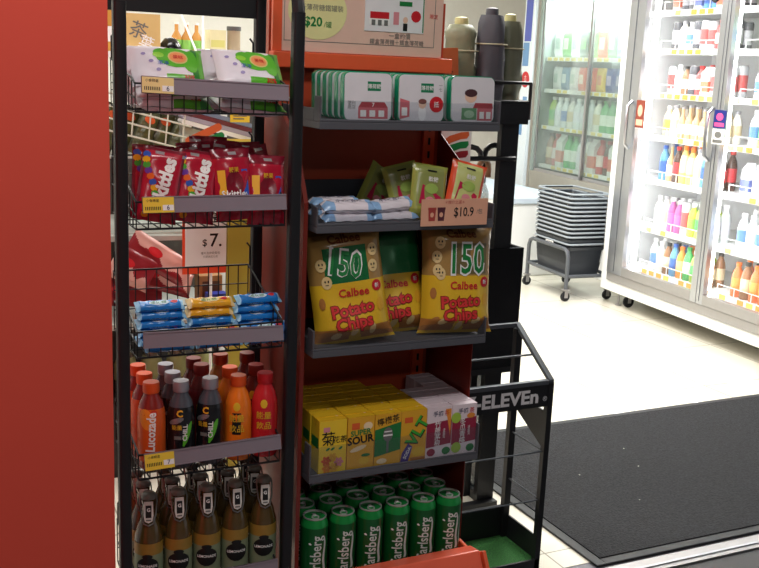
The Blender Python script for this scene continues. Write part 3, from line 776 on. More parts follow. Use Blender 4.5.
for c in range(3):
    for k in range(5):
        loc = (colx[c]+.003*math.sin(k*3+c), 2.075, .902+k*.0188+(.002 if c == 2 else 0)); rot = (R(-66), 0, R(random.Random(c*9+k).uniform(-2, 2)))
        (sy_ if (c == 1 and k >= 3) else sb).append((loc, rot, '%s wrapped wafer bar, %s in the %s stack of the second row' % ('yellow' if (c == 1 and k >= 3) else 'blue', LN[k]+' one' if k not in (0, 4) else LN[k], cn[c])))
    for k in range(2):
        y_ = 2.022; loc = (colx[c]+.004, y_, .904+k*.019); rot = (R(-60 if k == 0 else -55), R(-3 if (c == 2 and k == 1) else 0), R(1))
        (sy_ if (c == 1 and k == 1) else sb).append((loc, rot, '%s wrapped wafer bar, %s one of the %s front pair' % ('yellow' if (c == 1 and k == 1) else 'blue', ['lower', 'upper'][k], cn[c])))
instances(wb, sb); instances(wy, sy_)

# ---- fourth basket: plastic drink bottles
def wrapcyl(r_of, ang0, off=.0005):
    """(a, b) with a the arc length and b the height -> a point on a lathe surface of radius r_of(z)"""
    def f(a, b):
        r = r_of(b)+off; t = ang0+a/max(r, .01); return (r*math.sin(t), -r*math.cos(t), b)
    return f
def prof_r(prof):
    def f(z):
        for (r0, z0), (r1, z1) in zip(prof, prof[1:]):
            if z0 <= z <= z1 and z1 > z0: return r0+(r1-r0)*(z-z0)/(z1-z0)
        return prof[-1][0]
    return f
def pet(name_mat, liquid, capm, labelm, kind):
    root = thing('drink_bottle', '', 'drink bottle', group='plastic drink bottles in the fourth basket')
    H_ = .192
    if kind == 'energy': prof = [(.0255, 0), (.029, .005), (.0300, .03), (.0300, .10), (.0290, .125), (.0245, .148), (.0170, .162), (.0155, .170)]
    else: prof = [(.0265, 0), (.030, .005), (.0305, .03), (.0295, .075), (.0300, .105), (.0280, .130), (.0225, .150), (.0165, .162), (.0155, .170)]
    MB().lathe(prof, liquid, 24).build('body', root, ang=50)
    MB().lathe([(.0165, .168), (.0178, .170), (.0178, .188), (.0168, .1915), (0, .1915)], capm, 24).build('cap', root, ang=50)
    rr = prof_r(prof); mb = MB()
    g = wrapcyl(rr, R(-14), .0004); g2 = wrapcyl(rr, R(-14), .0009); g3 = wrapcyl(rr, R(-14), .0013)
    # printed sleeve as a thin shell on the body
    mb.lathe([(r+.0002, z) for r, z in [(rr(z), z) for z in (.02, .03, .075, .10, .105, .125, .130, .137)]], labelm, 24, cap=False)
    if kind == 'energy':
        red_ = mat('sleeve_red_swirl', '#c8341e', .3); mb.disc(g, (-.004, .115), .016, .024, mat('sleeve_orange_swirl', '#f08a2c', .3), 16, rot=20); mb.disc(g2, (.012, .128), .008, .008, red_, 12)
        mb.text('Lucozade', .027, g3, whitep, .03, rot=88, at=(.006, .088), sx=.85)
    elif kind == 'stout':
        mb.text('C', .02, g2, gold, .04, at=(0, .125)); mb.disc(g, (-.008, .108), .018, .006, mat('sleeve_silver', '#8f8f92', .3, .5), 12, rot=20); mb.text('CHILL', .014, g2, whitep, .03, rot=88, at=(.012, .082)); mb.rect(g, -.012, .066, .004, .074, greyp, 4)
        mb.disc(g, (.018, .078), .006, .03, fgreen, 10, rot=-20); mb.text('能量', .012, g3, yellow, .03, at=(-.006, .094))
    else:
        mb.rect(g, -.010, .062, .010, .112, blackp if kind == 'lime' else redp, 5); mb.text('能量', .018, g2, yellow, .03, at=(0, .100)); mb.text('飲品', .018, g2, yellow, .03, at=(0, .076))
        mb.disc(g, (.0, .126), .008, .010, yellow, 10)
    mb.build('sleeve', root, ang=50)
    return root
oran = mat('orange_soda', '#f07a1e', .25, coat=.4); dred = mat('dark_red_soda', '#8a2620', .25, coat=.4); blk = mat('black_sleeve', '#17171b', .25, coat=.4); redl = mat('red_soda', '#c8242c', .25, coat=.4); tea_ = mat('amber_tea', '#a0632c', .25, coat=.3); grc = mat('grey_clear_neck', '#4c4e56', .2, coat=.4)
capo = mat('orange_cap', '#ee5a20', .4); caps = mat('silver_cap', '#a8a6ae', .35, .3); capr = mat('red_cap', '#c41e28', .4); capd = mat('dark_red_cap', '#84221c', .4)
G4 = 'plastic drink bottles in the fourth basket'
B_en = pet('e', dred, capo, mat('sleeve_orange', '#d8581e', .3), 'energy'); B_bl = pet('b', grc, caps, blk, 'stout'); B_or = pet('o', oran, capo, oran, 'lime'); B_rd = pet('r', redl, capr, redl, 'berry'); B_dr = pet('d', mat('brown_red_soda', '#6a1f1c', .25, coat=.4), capd, mat('maroon_sleeve', '#701a20', .3), 'berry2'); B_am = pet('a', tea_, mat('rust_cap', '#b8492a', .4), mat('amber_sleeve', '#b87830', .3), 'lime2')
z4 = .6275
instances(B_en, [((.462, 2.035, z4+.004), (0, 0, R(-12)), 'orange bottle with vertical white lettering, leftmost in the front row'),
                 ((.462, 2.100, z4+.004), (0, 0, R(30)), 'orange capped bottle right behind the leftmost front bottle'),
                 ((.462, 2.165, z4+.004), (0, 0, R(60)), 'orange capped bottle at the rear by the left post')])
instances(B_bl, [((.527, 2.037, z4), (0, 0, R(-6)), 'black sleeved bottle with silver cap, left one of the front pair'),
                 ((.592, 2.037, z4), (0, 0, R(-22)), 'black sleeved bottle with silver cap, right one of the front pair'),
                 ((.525, 2.102, z4), (0, 0, R(12)), 'silver capped black bottle in the second row, behind the front pair'),
                 ((.525, 2.167, z4), (0, 0, R(25)), 'silver capped black bottle in the rear row')])
instances(B_or, [((.656, 2.036, z4), (0, 0, R(-10)), 'orange soda bottle with orange cap, second from right at the front'),
                 ((.656, 2.101, z4), (0, 0, R(20)), 'orange soda bottle directly behind the front orange soda bottle')])
instances(B_rd, [((.718, 2.036, z4), (0, 0, R(-8)), 'red soda bottle with red cap at the right end of the front')])
instances(B_dr, [((.590, 2.102, z4+.012), (0, 0, R(10)), 'dark red bottle with maroon cap behind the black front pair'),
                 ((.718, 2.101, z4), (0, 0, R(-20)), 'dark red bottle right behind the red front bottle'),
                 ((.718, 2.166, z4+.01), (0, 0, R(-50)), 'dark red bottle at the rear right corner'),
                 ((.590, 2.167, z4+.008), (0, 0, R(-5)), 'dark red bottle in the middle of the rear row')])
instances(B_am, [((.654, 2.167, z4+.012), (0, 0, R(-5)), 'amber bottle with rust coloured cap in the rear row')])

# ---- bottom basket: swing top glass bottles
amber = mat('amber_glass', '#4e3c1c', .08, coat=.6, spec=.6); dkg = mat('dark_glass', '#4a3d1a', .1, coat=.6)
sw = thing('swing_top_bottle', '', 'glass bottle', group='swing top glass bottles in the bottom basket')
profS = [(.026, 0), (.0305, .006), (.031, .02), (.031, .135), (.030, .15), (.024, .175), (.0165, .195), (.0135, .21), (.013, .225), (.0150, .227), (.0150, .234), (.012, .236)]
MB().lathe(profS, amber, 26).build('body', sw, ang=50)
mb = MB(); rs = prof_r(profS)
lab_cream = mat('label_gold', '#94742e', .45); lab_pale = mat('label_pale_green', '#7f8a6c', .5)
mb.lathe([(.0313, .04), (.0313, .115)], lab_pale, 26, cap=False); mb.lathe([(.0314, .115), (.0314, .142)], lab_cream, 26, cap=False)
g = wrapcyl(lambda z: .0314, R(-6), .0005); g2 = wrapcyl(lambda z: .0314, R(-6), .0010)
mb.disc(g, (0, .088), .026, .022, blackp, 18); mb.disc(g, (0, .112), .012, .006, blackp, 10); mb.text('LEMONADE', .0085, g2, whitep, .02, at=(0, .09))
mb.build('label', sw, ang=50)
mb = MB(); mb.lathe([(.0125, .236), (.0165, .238), (.0165, .246), (.013, .250), (0, .251)], mat('porcelain_stopper', '#6f6b62', .3), 20)
mb.build('stopper', sw, ang=50)
mb = MB(); wm = mat('clip_wire', '#8c8a86', .3, .8)
mb.tube([(-.0168, 0, .244), (-.0178, -.008, .232), (-.0155, -.0175, .205), (-.010, -.0235, .187), (0, -.0245, .182), (.010, -.0235, .187), (.0155, -.0175, .205), (.0178, -.008, .232), (.0168, 0, .244)], .0018, wm, 5)
mb.build('wire_clip', sw)
mb = MB(); gq = lambda a, b: (a, -.0195-(.226-b)*.10, b); gq2 = lambda a, b: (a, -.0200-(.226-b)*.10, b)
pts = [(-.0095, .236), (.0095, .236), (.0105, .205), (.008, .192), (.0, .188), (-.008, .192), (-.0105, .205)]
mb.add([gq(a, b) for a, b in pts]+[(a, y+.0012, b) for a, y, b in [gq(a, b) for a, b in pts]], [tuple(range(7))[::-1], tuple(range(7, 14))]+[(i, (i+1) % 7, 7+(i+1) % 7, 7+i) for i in range(7)], mat('seal_paper', '#d8d4cc', .5))
mb.rect(gq2, -.0062, .20, .0062, .228, blackp); mb.text('G', .011, lambda a, b: (a, gq2(a, b)[1]-.0004, b), whitep, .03, at=(0, .218)); mb.rect(gq2, -.0055, .193, .0055, .1965, greyp)
mb.build('neck_seal', sw, smooth=False)
sp = []; z5 = .3205
for r_, (y, nm) in enumerate(((2.036, 'front'), (2.104, 'middle'), (2.172, 'rear'))):
    for i in range(5):
        x = .455+.0655*i+(.003 if r_ else 0)
        if i == 4: x = .719
        sp.append(((x, y, z5), (0, 0, R(-8+((i*7+r_*5) % 11)-5)), 'amber swing top bottle, %s row of the bottom basket, %s' % (nm, ORD[i])))
instances(sw, sp)

# ================================================================== ORANGE GONDOLA END
GX0, GX1, GY = .812, 1.272, 2.30
gd = thing('orange_shelf_unit', 'orange metal shelf unit with dark grey trays and a pink header poster', 'shelf unit', (0, 0, 0))
mb = MB(); mb.box((GX0-.008, GY, .0), (GX1+.002, GY+.02, 1.66), maroon); mb.build('back_panel', gd, smooth=False)
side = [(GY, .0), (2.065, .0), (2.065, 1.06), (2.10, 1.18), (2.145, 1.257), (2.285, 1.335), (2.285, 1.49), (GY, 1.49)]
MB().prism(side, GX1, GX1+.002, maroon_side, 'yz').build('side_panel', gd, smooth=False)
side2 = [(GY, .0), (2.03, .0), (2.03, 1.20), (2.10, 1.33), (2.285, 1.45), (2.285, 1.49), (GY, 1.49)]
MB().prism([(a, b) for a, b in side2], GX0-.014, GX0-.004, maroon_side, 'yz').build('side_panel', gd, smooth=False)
mb = MB(); ux = 1.224
mb.box((ux, GY-.012, .1), (ux+.032, GY-.0005, 1.49), orange)
k = .15
while k < 1.47: mb.box((ux+.013, GY-.0135, k), (ux+.019, GY-.0122, k+.018), blackp); k += .034
mb.build('upright', gd, smooth=False)
mb = MB(); mb.box((GX0-.008, GY-.035, 1.487), (GX1+.012, GY-.0005, 1.524), orange); mb.build('header_ledge', gd, smooth=False, bevel=.003)
# header poster
pink = mat('pale_pink_poster', '#e6bfae', .5); py = GY-.022
mb = MB(); mb.box((GX0-.006, py, 1.5245), (GX1-.018, py+.012, 1.86), orange); mb.box((GX0+.016, py-.003, 1.5255), (GX1-.018, py, 1.86), pink)
mb.build('header_poster', gd, smooth=False)
mb = MB(); g = lambda a, b: (a, py-.0036, b); g2 = lambda a, b: (a, py-.0041, b); g3 = lambda a, b: (a, py-.0046, b)
for a, b in (((.832, 1.549), (1.232, 1.5505)), ((.832, 1.549), (.8335, 1.85)), ((1.2305, 1.549), (1.232, 1.85))): mb.rect(g, a[0], a[1], b[0], b[1], greyp)
mb.disc(g2, (.916, 1.62), .075, .066, mat('pale_yellow_disc', '#e6e0a0', .5), 28)
mb.text('$20', .030, g3, greenp, .03, at=(.905, 1.594), sx=1.0); mb.text('/罐', .016, g3, greenp, .0, at=(.942, 1.590)); mb.text('清新薄荷糖鐵罐裝', .016, g3, greyp, at=(.918, 1.628))
mb.box((1.038, py-.005, 1.582), (1.20, py-.0031, 1.68), mat('tin_face_print', '#e9e6e8', .5)); mb.rect(lambda a, b: (a, py-.0052, b), 1.196, 1.584, 1.199, 1.68, greenp)
gq = lambda a, b: (a, py-.0056, b)
mb.rect(gq, 1.05, 1.598, 1.105, 1.612, whitep); mb.rect(gq, 1.052, 1.612, 1.103, 1.628, redp)
for k in range(3): mb.rect(lambda a, b: (a, py-.006, b), 1.056+k*.017, 1.596, 1.066+k*.017, 1.609, greyp)
mb.rect(gq, 1.115, 1.60, 1.13, 1.63, mat('pink_print', '#d88a92', .5)); mb.disc(gq, (1.148, 1.612), .007, .008, mat('skin_print', '#e8c0a8', .5), 10); mb.rect(gq, 1.142, 1.586, 1.154, 1.604, blackp); mb.disc(gq, (1.177, 1.622), .014, .014, redp, 12)
mb.rect(gq, 1.13, 1.645, 1.165, 1.656, greenp)
mb.text('一盒約價', .015, g2, greyp, at=(1.135, 1.573)); mb.text('鐵盒薄荷糖＋鐵盒薄荷糖', .0135, g2, greyp, at=(1.128, 1.558)); mb.text('限定', .012, g2, redp, at=(1.228, 1.625))
mb.build('poster_print', bpy.data.objects['header_poster'], smooth=False)

def tray_shelf(z, fence=.05, riser=0.0, y1=None):
    y0, y1 = 1.998, GY-.014
    mb = MB(); mb.box((GX0+.004, y0, z-.016), (GX1-.004, y1, z), grey)
    for x in (GX0+.004, GX1-.008): mb.box((x, y0, z), (x+.004, y0+.035, z+fence+.008), grey)
    mb.box((GX0+.004, y0+.035, z), (GX0+.008, y1, z+fence*.6), grey)
    mb.box((GX0+.008, y0, z), (GX1-.008, y0+.003, z+.006), grey)
    if riser: mb.box((GX0+.008, y1-.02, z), (GX1-.06, y1-.012, z+riser), mat('dark_grey_riser', '#3c3f47', .45))
    s_ = mb.build('shelf', gd, smooth=False, bevel=.0015)
    m2 = MB(); m2.box((GX0+.0085, y0+.0035, z+.002), (GX1-.0085, y0+.0055, z+fence), cleart); m2.build('clear_fence', s_, smooth=False)
    return s_
T1, T2, T3, T4 = 1.378, 1.152, .868, .566
tray_shelf(T1, .046); tray_shelf(T2, .034, riser=.07); tray_shelf(T3, .040); tray_shelf(T4, .07)
mb = MB(); mb.box((GX0+.002, 2.0, .26), (GX1-.002, GY-.001, .281), orange); mb.box((GX0+.002, 1.985, .0), (GX1-.002, 2.0, .281), orange); mb.build('base_deck', gd, smooth=False)
mb = MB()
a = [(1.978, .33), (1.930, .347), (1.85, .19), (1.978, .19)]
mb.prism([(1.982, .328), (1.938, .334), (1.845, .19), (1.982, .19)], GX0+.03, GX1-.018, coral, 'yz')
mb.prism([(2.055, .311), (1.985, .305), (1.930, .336), (1.838, .19), (2.055, .19)], GX1-.014, GX1-.004, orange, 'yz')
mb.build('front_bin', gd, smooth=False, bevel=.003)

# ---- tins on the top tray
tinw, tinh, tind = .117, .106, .020
tg = mat('tin_green_enamel', '#1f9a72', .25, .2, coat=.4); tf = mat('tin_face_white', '#dcd8dc', .3, coat=.4); pnk = mat('shop_brick_pink', '#c86a72', .4); tgp = mat('tin_dark_green', '#167a52', .4)
def tin(var):
    root = thing('mint_tin', '', 'tin box', group='green edged tin boxes on the top tray')
    mb = MB(); mb.rbox((-tinw/2, -tind/2+.003, 0), (tinw/2, tind/2, tinh), tg, .014, 'y', 5); mb.build('tin_body', root, ang=40)
    mb = MB(); y = -tind/2+.003; mb.rbox((-tinw/2+.002, y-.003, .002), (tinw/2-.002, y-.0003, tinh-.002), tf, .013, 'y', 5)
    g = lambda a, b: (a, y-.0034, b); g2 = lambda a, b: (a, y-.0039, b); g3 = lambda a, b: (a, y-.0043, b)
    mb.rect(g, -.002, .066, .030, .086, tgp) if var < 2 else None
    if var < 2: mb.text('7Cafe' if False else '薄荷糖', .011, g2, whitep, .02, at=(.014, .076))
    if var == 0:
        mb.rect(g, -.024, .006, .048, .030, pnk); mb.poly(g, [(-.024, .030), (.048, .030), (.040, .042), (-.016, .042)], mat('roof_red', '#a84048', .4))
        for k in range(3): mb.rect(g2, -.019+k*.022, .010, -.005+k*.022, .024, whitep)
        mb.text('7', .012, g2, whitep, .02, at=(.012, .036)); mb.text('便利\n商店', .010, g, greyp, at=(-.040, .035))
    elif var == 1:
        mb.poly(g, [(-.054, .006), (-.030, .012), (-.030, .046), (-.054, .052)], pnk); mb.rect(g2, -.05, .014, -.036, .032, whitep)
        mb.disc(g, (.002, .020), .010, .018, mat('dress_print', '#f2f0f0', .4), 12); mb.disc(g2, (.002, .040), .010, .010, mat('skin_print', '#e8c0a8', .5), 12); mb.disc(g3, (.002, .046), .0105, .006, mat('hair_print', '#7a4a44', .5), 12)
        mb.disc(g, (.038, .040), .018, .018, redp, 14); mb.text('抵', .014, g2, whitep, .02, at=(.038, .04)); mb.text('一\n七', .010, g, greyp, at=(.048, .076))
    else:
        mb.disc(g, (-.006, .060), .016, .014, mat('skin_print', '#e8c0a8', .5), 14); mb.disc(g2, (-.006, .068), .017, .009, mat('dark_hair_print', '#4a2c30', .5), 14)
        mb.rect(g, .012, .006, .052, .034, pnk); mb.poly(g, [(.0, .034), (.054, .034), (.052, .046), (.006, .046)], mat('roof_red', '#a84048', .4)); mb.rect(g2, .018, .010, .030, .026, whitep); mb.rect(g2, .036, .010, .048, .026, whitep)
        mb.rect(g2, -.030, .008, .010, .034, mat('soft_green_print', '#6a9a70', .4)); mb.disc(g3, (-.010, .020), .014, .009, mat('pale_green_print', '#a8c8a8', .4), 12)
    mb.build('printed_lid', root, smooth=False)
    return root
TR = ['front one', 'second behind the front', 'third behind the front', 'fourth behind the front', 'fifth behind the front', 'rearmost']
for c, (x, nm) in enumerate(((.938, 'left'), (1.070, 'middle'), (1.204, 'right'))):
    t_ = tin(c)
    desc = ['with a shop print', 'with a girl print', 'with a boy print'][c]
    instances(t_, [((x+.001*k, 2.027+k*.0365, T1+.0012), (R(-3), 0, R(0)), 'green tin %s, %s, %s stack' % (desc, TR[k], nm)) for k in range(6)])

# ---- second tray: chocolate bars, candy pouches, price card
bw_, bh_ = .125, .042
def cbar():
    A = mat('pale_pink_film', '#e3dbe2', .25, coat=.5); B = mat('pale_blue_film', '#8fb4dc', .25, coat=.5); C_ = mat('brown_film', '#8a5a4c', .3, coat=.4)
    def S(u, v, side=1, off=0.0):
        e = max(0, min(1, (1-abs(u)-.06)/.08)); T = .011*max(0, 1-abs(v)**4)**.5*e**.5
        return (u*bw_/2, -side*(T+.0007+off)+.0012*math.sin(u*11+v*6), v*bh_/2)
    mb = pack_mesh(S, lambda u, v: B if (u < -.55 and v < .2) or u > .7 else (C_ if v > .55 else A), A, 24, 10)
    g2 = lambda a, b: S(a/(bw_/2), b/(bh_/2), 1, .001)
    mb.text('牛奶巧克力', .012, g2, mat('navy_print', '#2a2f55', .5), .02, at=(0, .004))
    return tag(mb.build('chocolate_bar', ang=60), '', 'chocolate bar', 'wrapped chocolate bars on the second tray')
cbr = cbar()
instances(cbr, [((.902, 2.030, T2+.012), (R(-78), 0, R(1)), 'pink and blue wrapped chocolate bar, lower of the left front pair'),
                ((.905, 2.034, T2+.037), (R(-74), 0, R(-2)), 'pink and blue wrapped chocolate bar, upper of the left front pair'),
                ((1.020, 2.040, T2+.012), (R(-78), R(0), R(3)), 'wrapped chocolate bar, lower of the middle front pair'),
                ((1.016, 2.046, T2+.037), (R(-74), R(-4), R(8)), 'wrapped chocolate bar, upper of the middle front pair'),
                ((.900, 2.100, T2+.012), (R(-85), 0, R(0)), 'wrapped chocolate bar lying behind the left pair'),
                ((.902, 2.104, T2+.037), (R(-85), 0, R(4)), 'wrapped chocolate bar on top behind the left pair')])
def gummy(cm, seed):
    w_, h_ = .092, .132; S = pack_surface(w_, h_, .026, .03, seed, .0018, .06)
    rim = cm; inner = mat('pale_green_film', '#c2c87e' if seed == 4 else '#8f9550', .3, coat=.4) if seed == 4 else mat('olive_inner_film', '#8c9352', .3, coat=.4); crim = mat('crimson_print', '#b8204a', .35)
    mb = pack_mesh(S, lambda u, v: rim if (abs(u) > .78 or v > .9 or v < -.55) else inner, rim, 16, 22)
    g = front(S, w_, h_); g2 = front(S, w_, h_, .0013)
    mb.poly(g, [(-.028, -.03), (.03, -.03), (.03, -.008), (.0, .006), (-.022, .016)], crim); mb.disc(g2, (.002, .008), .018, .012, mat('pale_green_print2', '#9cb85a', .4), 12); mb.disc(g2, (.0, -.02), .012, .009, mat('pink_print', '#d88a92', .5), 10)
    mb.rect(g2, -.012, .0475, .012, .0515, blackp, 4); mb.text('軟糖', .013, front(S, w_, h_, .0018), whitep, .03, at=(.004, .03))
    return mb.build('gummy_pouch', ang=60)
orf = mat('orange_red_film', '#e0502a', .3, coat=.4); olv = mat('olive_film', '#9aa04a', .3, coat=.4)
g1 = tag(gummy(orf, 4), '', 'candy pouch', 'candy pouches behind the price card'); g2_ = tag(gummy(olv, 9), '', 'candy pouch', 'candy pouches behind the price card')
instances(g1, [((1.206, 2.036, T2+.070), (R(-12), R(14), R(-8)), 'orange edged candy pouch standing behind the price card')])
instances(g2_, [((1.112, 2.044, T2+.064), (R(-14), R(9), R(-4)), 'olive green candy pouch left of the orange edged one'),
                ((1.085, 2.110, T2+.060), (R(-16), R(-12), R(0)), 'olive green candy pouch leaning in the second row'),
                ((1.040, 2.170, T2+.048), (R(-18), R(34), R(0)), 'olive green candy pouch lying dark at the back of the tray')])
mb = MB(); cp = mat('peach_card', '#e3a98c', .6); cy = 1.990
mb.box((1.068, cy, 1.146), (1.244, cy+.0015, 1.208), cp); g = lambda a, b: (a, cy-.0005, b); g2 = lambda a, b: (a, cy-.0009, b)
mb.text('$10.9', .030, g, blackp, .012, at=(1.180, 1.176), sx=.8); mb.text('/包', .013, g, greyp, at=(1.222, 1.178)); mb.text('＊推介之選＊', .009, g, mat('pink_red_print', '#c05a52', .5), at=(1.155, 1.2005))
for x, c in ((1.096, '#a8403a'), (1.120, '#5a2a34')):
    cc = mat('cup_'+c[1:], c, .5); mb.poly(g, [(x-.008, 1.158), (x+.008, 1.158), (x+.010, 1.186), (x-.010, 1.186)], cc); mb.rect(g2, x-.0105, 1.184, x+.0105, 1.189, cc); mb.disc(g2, (x, 1.172), .005, .006, cp, 8)
tag(mb.build('price_card', smooth=False), 'peach price card reading 10.9 clipped to the second tray', 'price card')

# ---- crisp bags
cbw, cbh = .196, .268
tan = mat('tan_gold_film', '#a88248', .28, coat=.45); dgr = mat('dark_green_foil', '#1e7240', .2, .2, coat=.5); cream_ = mat('cream_face_print', '#e2c48a', .45); chipc = mat('crisp_brown_print', '#b0743a', .45); obr = mat('dark_tan_film', '#8a6228', .3, coat=.4)
def crisp(seed, style):
    S = pack_surface(cbw, cbh, .078, .11, seed, .0036, .045)
    def f(u, v):
        if v > .90: return obr
        if v < -.93: return yellow
        if v < .05: return chipc if (v < -.70 and abs(u) > .45+.3*math.sin(v*9)) else yellow
        if style == 'plain': return dgr if (v < .82 and abs(u) < .9) else tan
        if v < .68 and -.62 < u < (.72 if style == 'number' else .55): return dgr if style == 'shards' else tan
        return tan
    mb = pack_mesh(S, f, tan, 26, 36); g = front(S, cbw, cbh, .0009); g2 = front(S, cbw, cbh, .0016); g3 = front(S, cbw, cbh, .0023); g4 = front(S, cbw, cbh, .003)
    if style == 'number':
        mb.rect(g, -.030, .012, .074, .085, mat('window_film_dark', '#6e6440', .3), 8)
        mb.text('150', .104, g2, whitep, .05, at=(.020, .048), sx=.72); mb.text('150', .100, g3, greenp, .012, at=(.020, .048), sx=.74)
    if style == 'shards':
        mb.text('150', .088, g, whitep, .03, rot=-12, at=(-.004, .052), sx=.75); mb.text('150', .082, g2, greenp, .01, rot=-14, at=(-.003, .050), sx=.75)
    if style != 'plain':
        for (a, b) in ((-.068, .052), (.070 if style == 'shards' else -.066, .075 if style == 'shards' else .02), (.066, .038) if style == 'shards' else (-.060, .086), (-.058, .012)):
            mb.disc(g2, (a, b), .013, .015, cream_, 12); mb.disc(g3, (a-.004, b+.003), .002, .003, blackp, 6); mb.disc(g3, (a+.004, b+.003), .002, .003, blackp, 6); mb.rect(g3, a-.004, b-.006, a+.004, b-.0045, blackp)
        mb.text('Calbee', .026, g2, mat('dark_red_print', '#6a3418', .4), .03, at=(0, .108), sx=1.15)
    mb.text('Calbee', .026, g2, redp, .02, at=(.008, -.016), sx=1.1)
    mb.disc(g2, (.070, -.008), .013, .013, redp, 12); mb.text('新', .012, g3, whitep, .02, at=(.070, -.008))
    for body, y in (('Potato', -.054), ('Chips', -.090)):
        mb.text(body, .040, g2, whitep if False else mat('bubble_dark_outline', '#7a2018', .4), .07, rot=4, at=(.0, y), sx=1.05); mb.text(body, .040, g3, mat('bubble_red', '#d63838', .35), .03, rot=4, at=(.0, y), sx=1.05)
    mb.disc(g2, (.074, -.052), .010, .016, gold, 10); mb.disc(g2, (-.076, -.035), .008, .014, chipc, 10)
    for k in range(7):
        rnd = random.Random(seed*10+k); mb.disc(g, (-.07+k*.023, -.108+rnd.uniform(-.006, .008)), .014, .008, cream_ if k % 2 else chipc, 9, rot=rnd.uniform(0, 90))
    return mb.build('crisp_bag', ang=60)
zb = T3+.001+cbh/2
for st, loc, rot, lb in (('shards', (.921, 2.060, zb+.002), (R(-8), R(-8), R(-12)), 'yellow potato crisp bag with crumpled green number, left one on the tray'),
                         ('plain', (1.064, 2.142, zb-.008), (R(-14), R(-6), R(-14)), 'yellow crisp bag with plain dark green top, between the other two'),
                         ('number', (1.209, 2.060, zb+.002), (R(-8), R(1), R(-8)), 'yellow potato crisp bag with big green 150, right one on the tray')):
    o = tag(crisp({'shards': 3, 'plain': 7, 'number': 11}[st], st), lb, 'crisp bag', 'potato crisp bags on the third tray'); o.location = loc; o.rotation_euler = rot

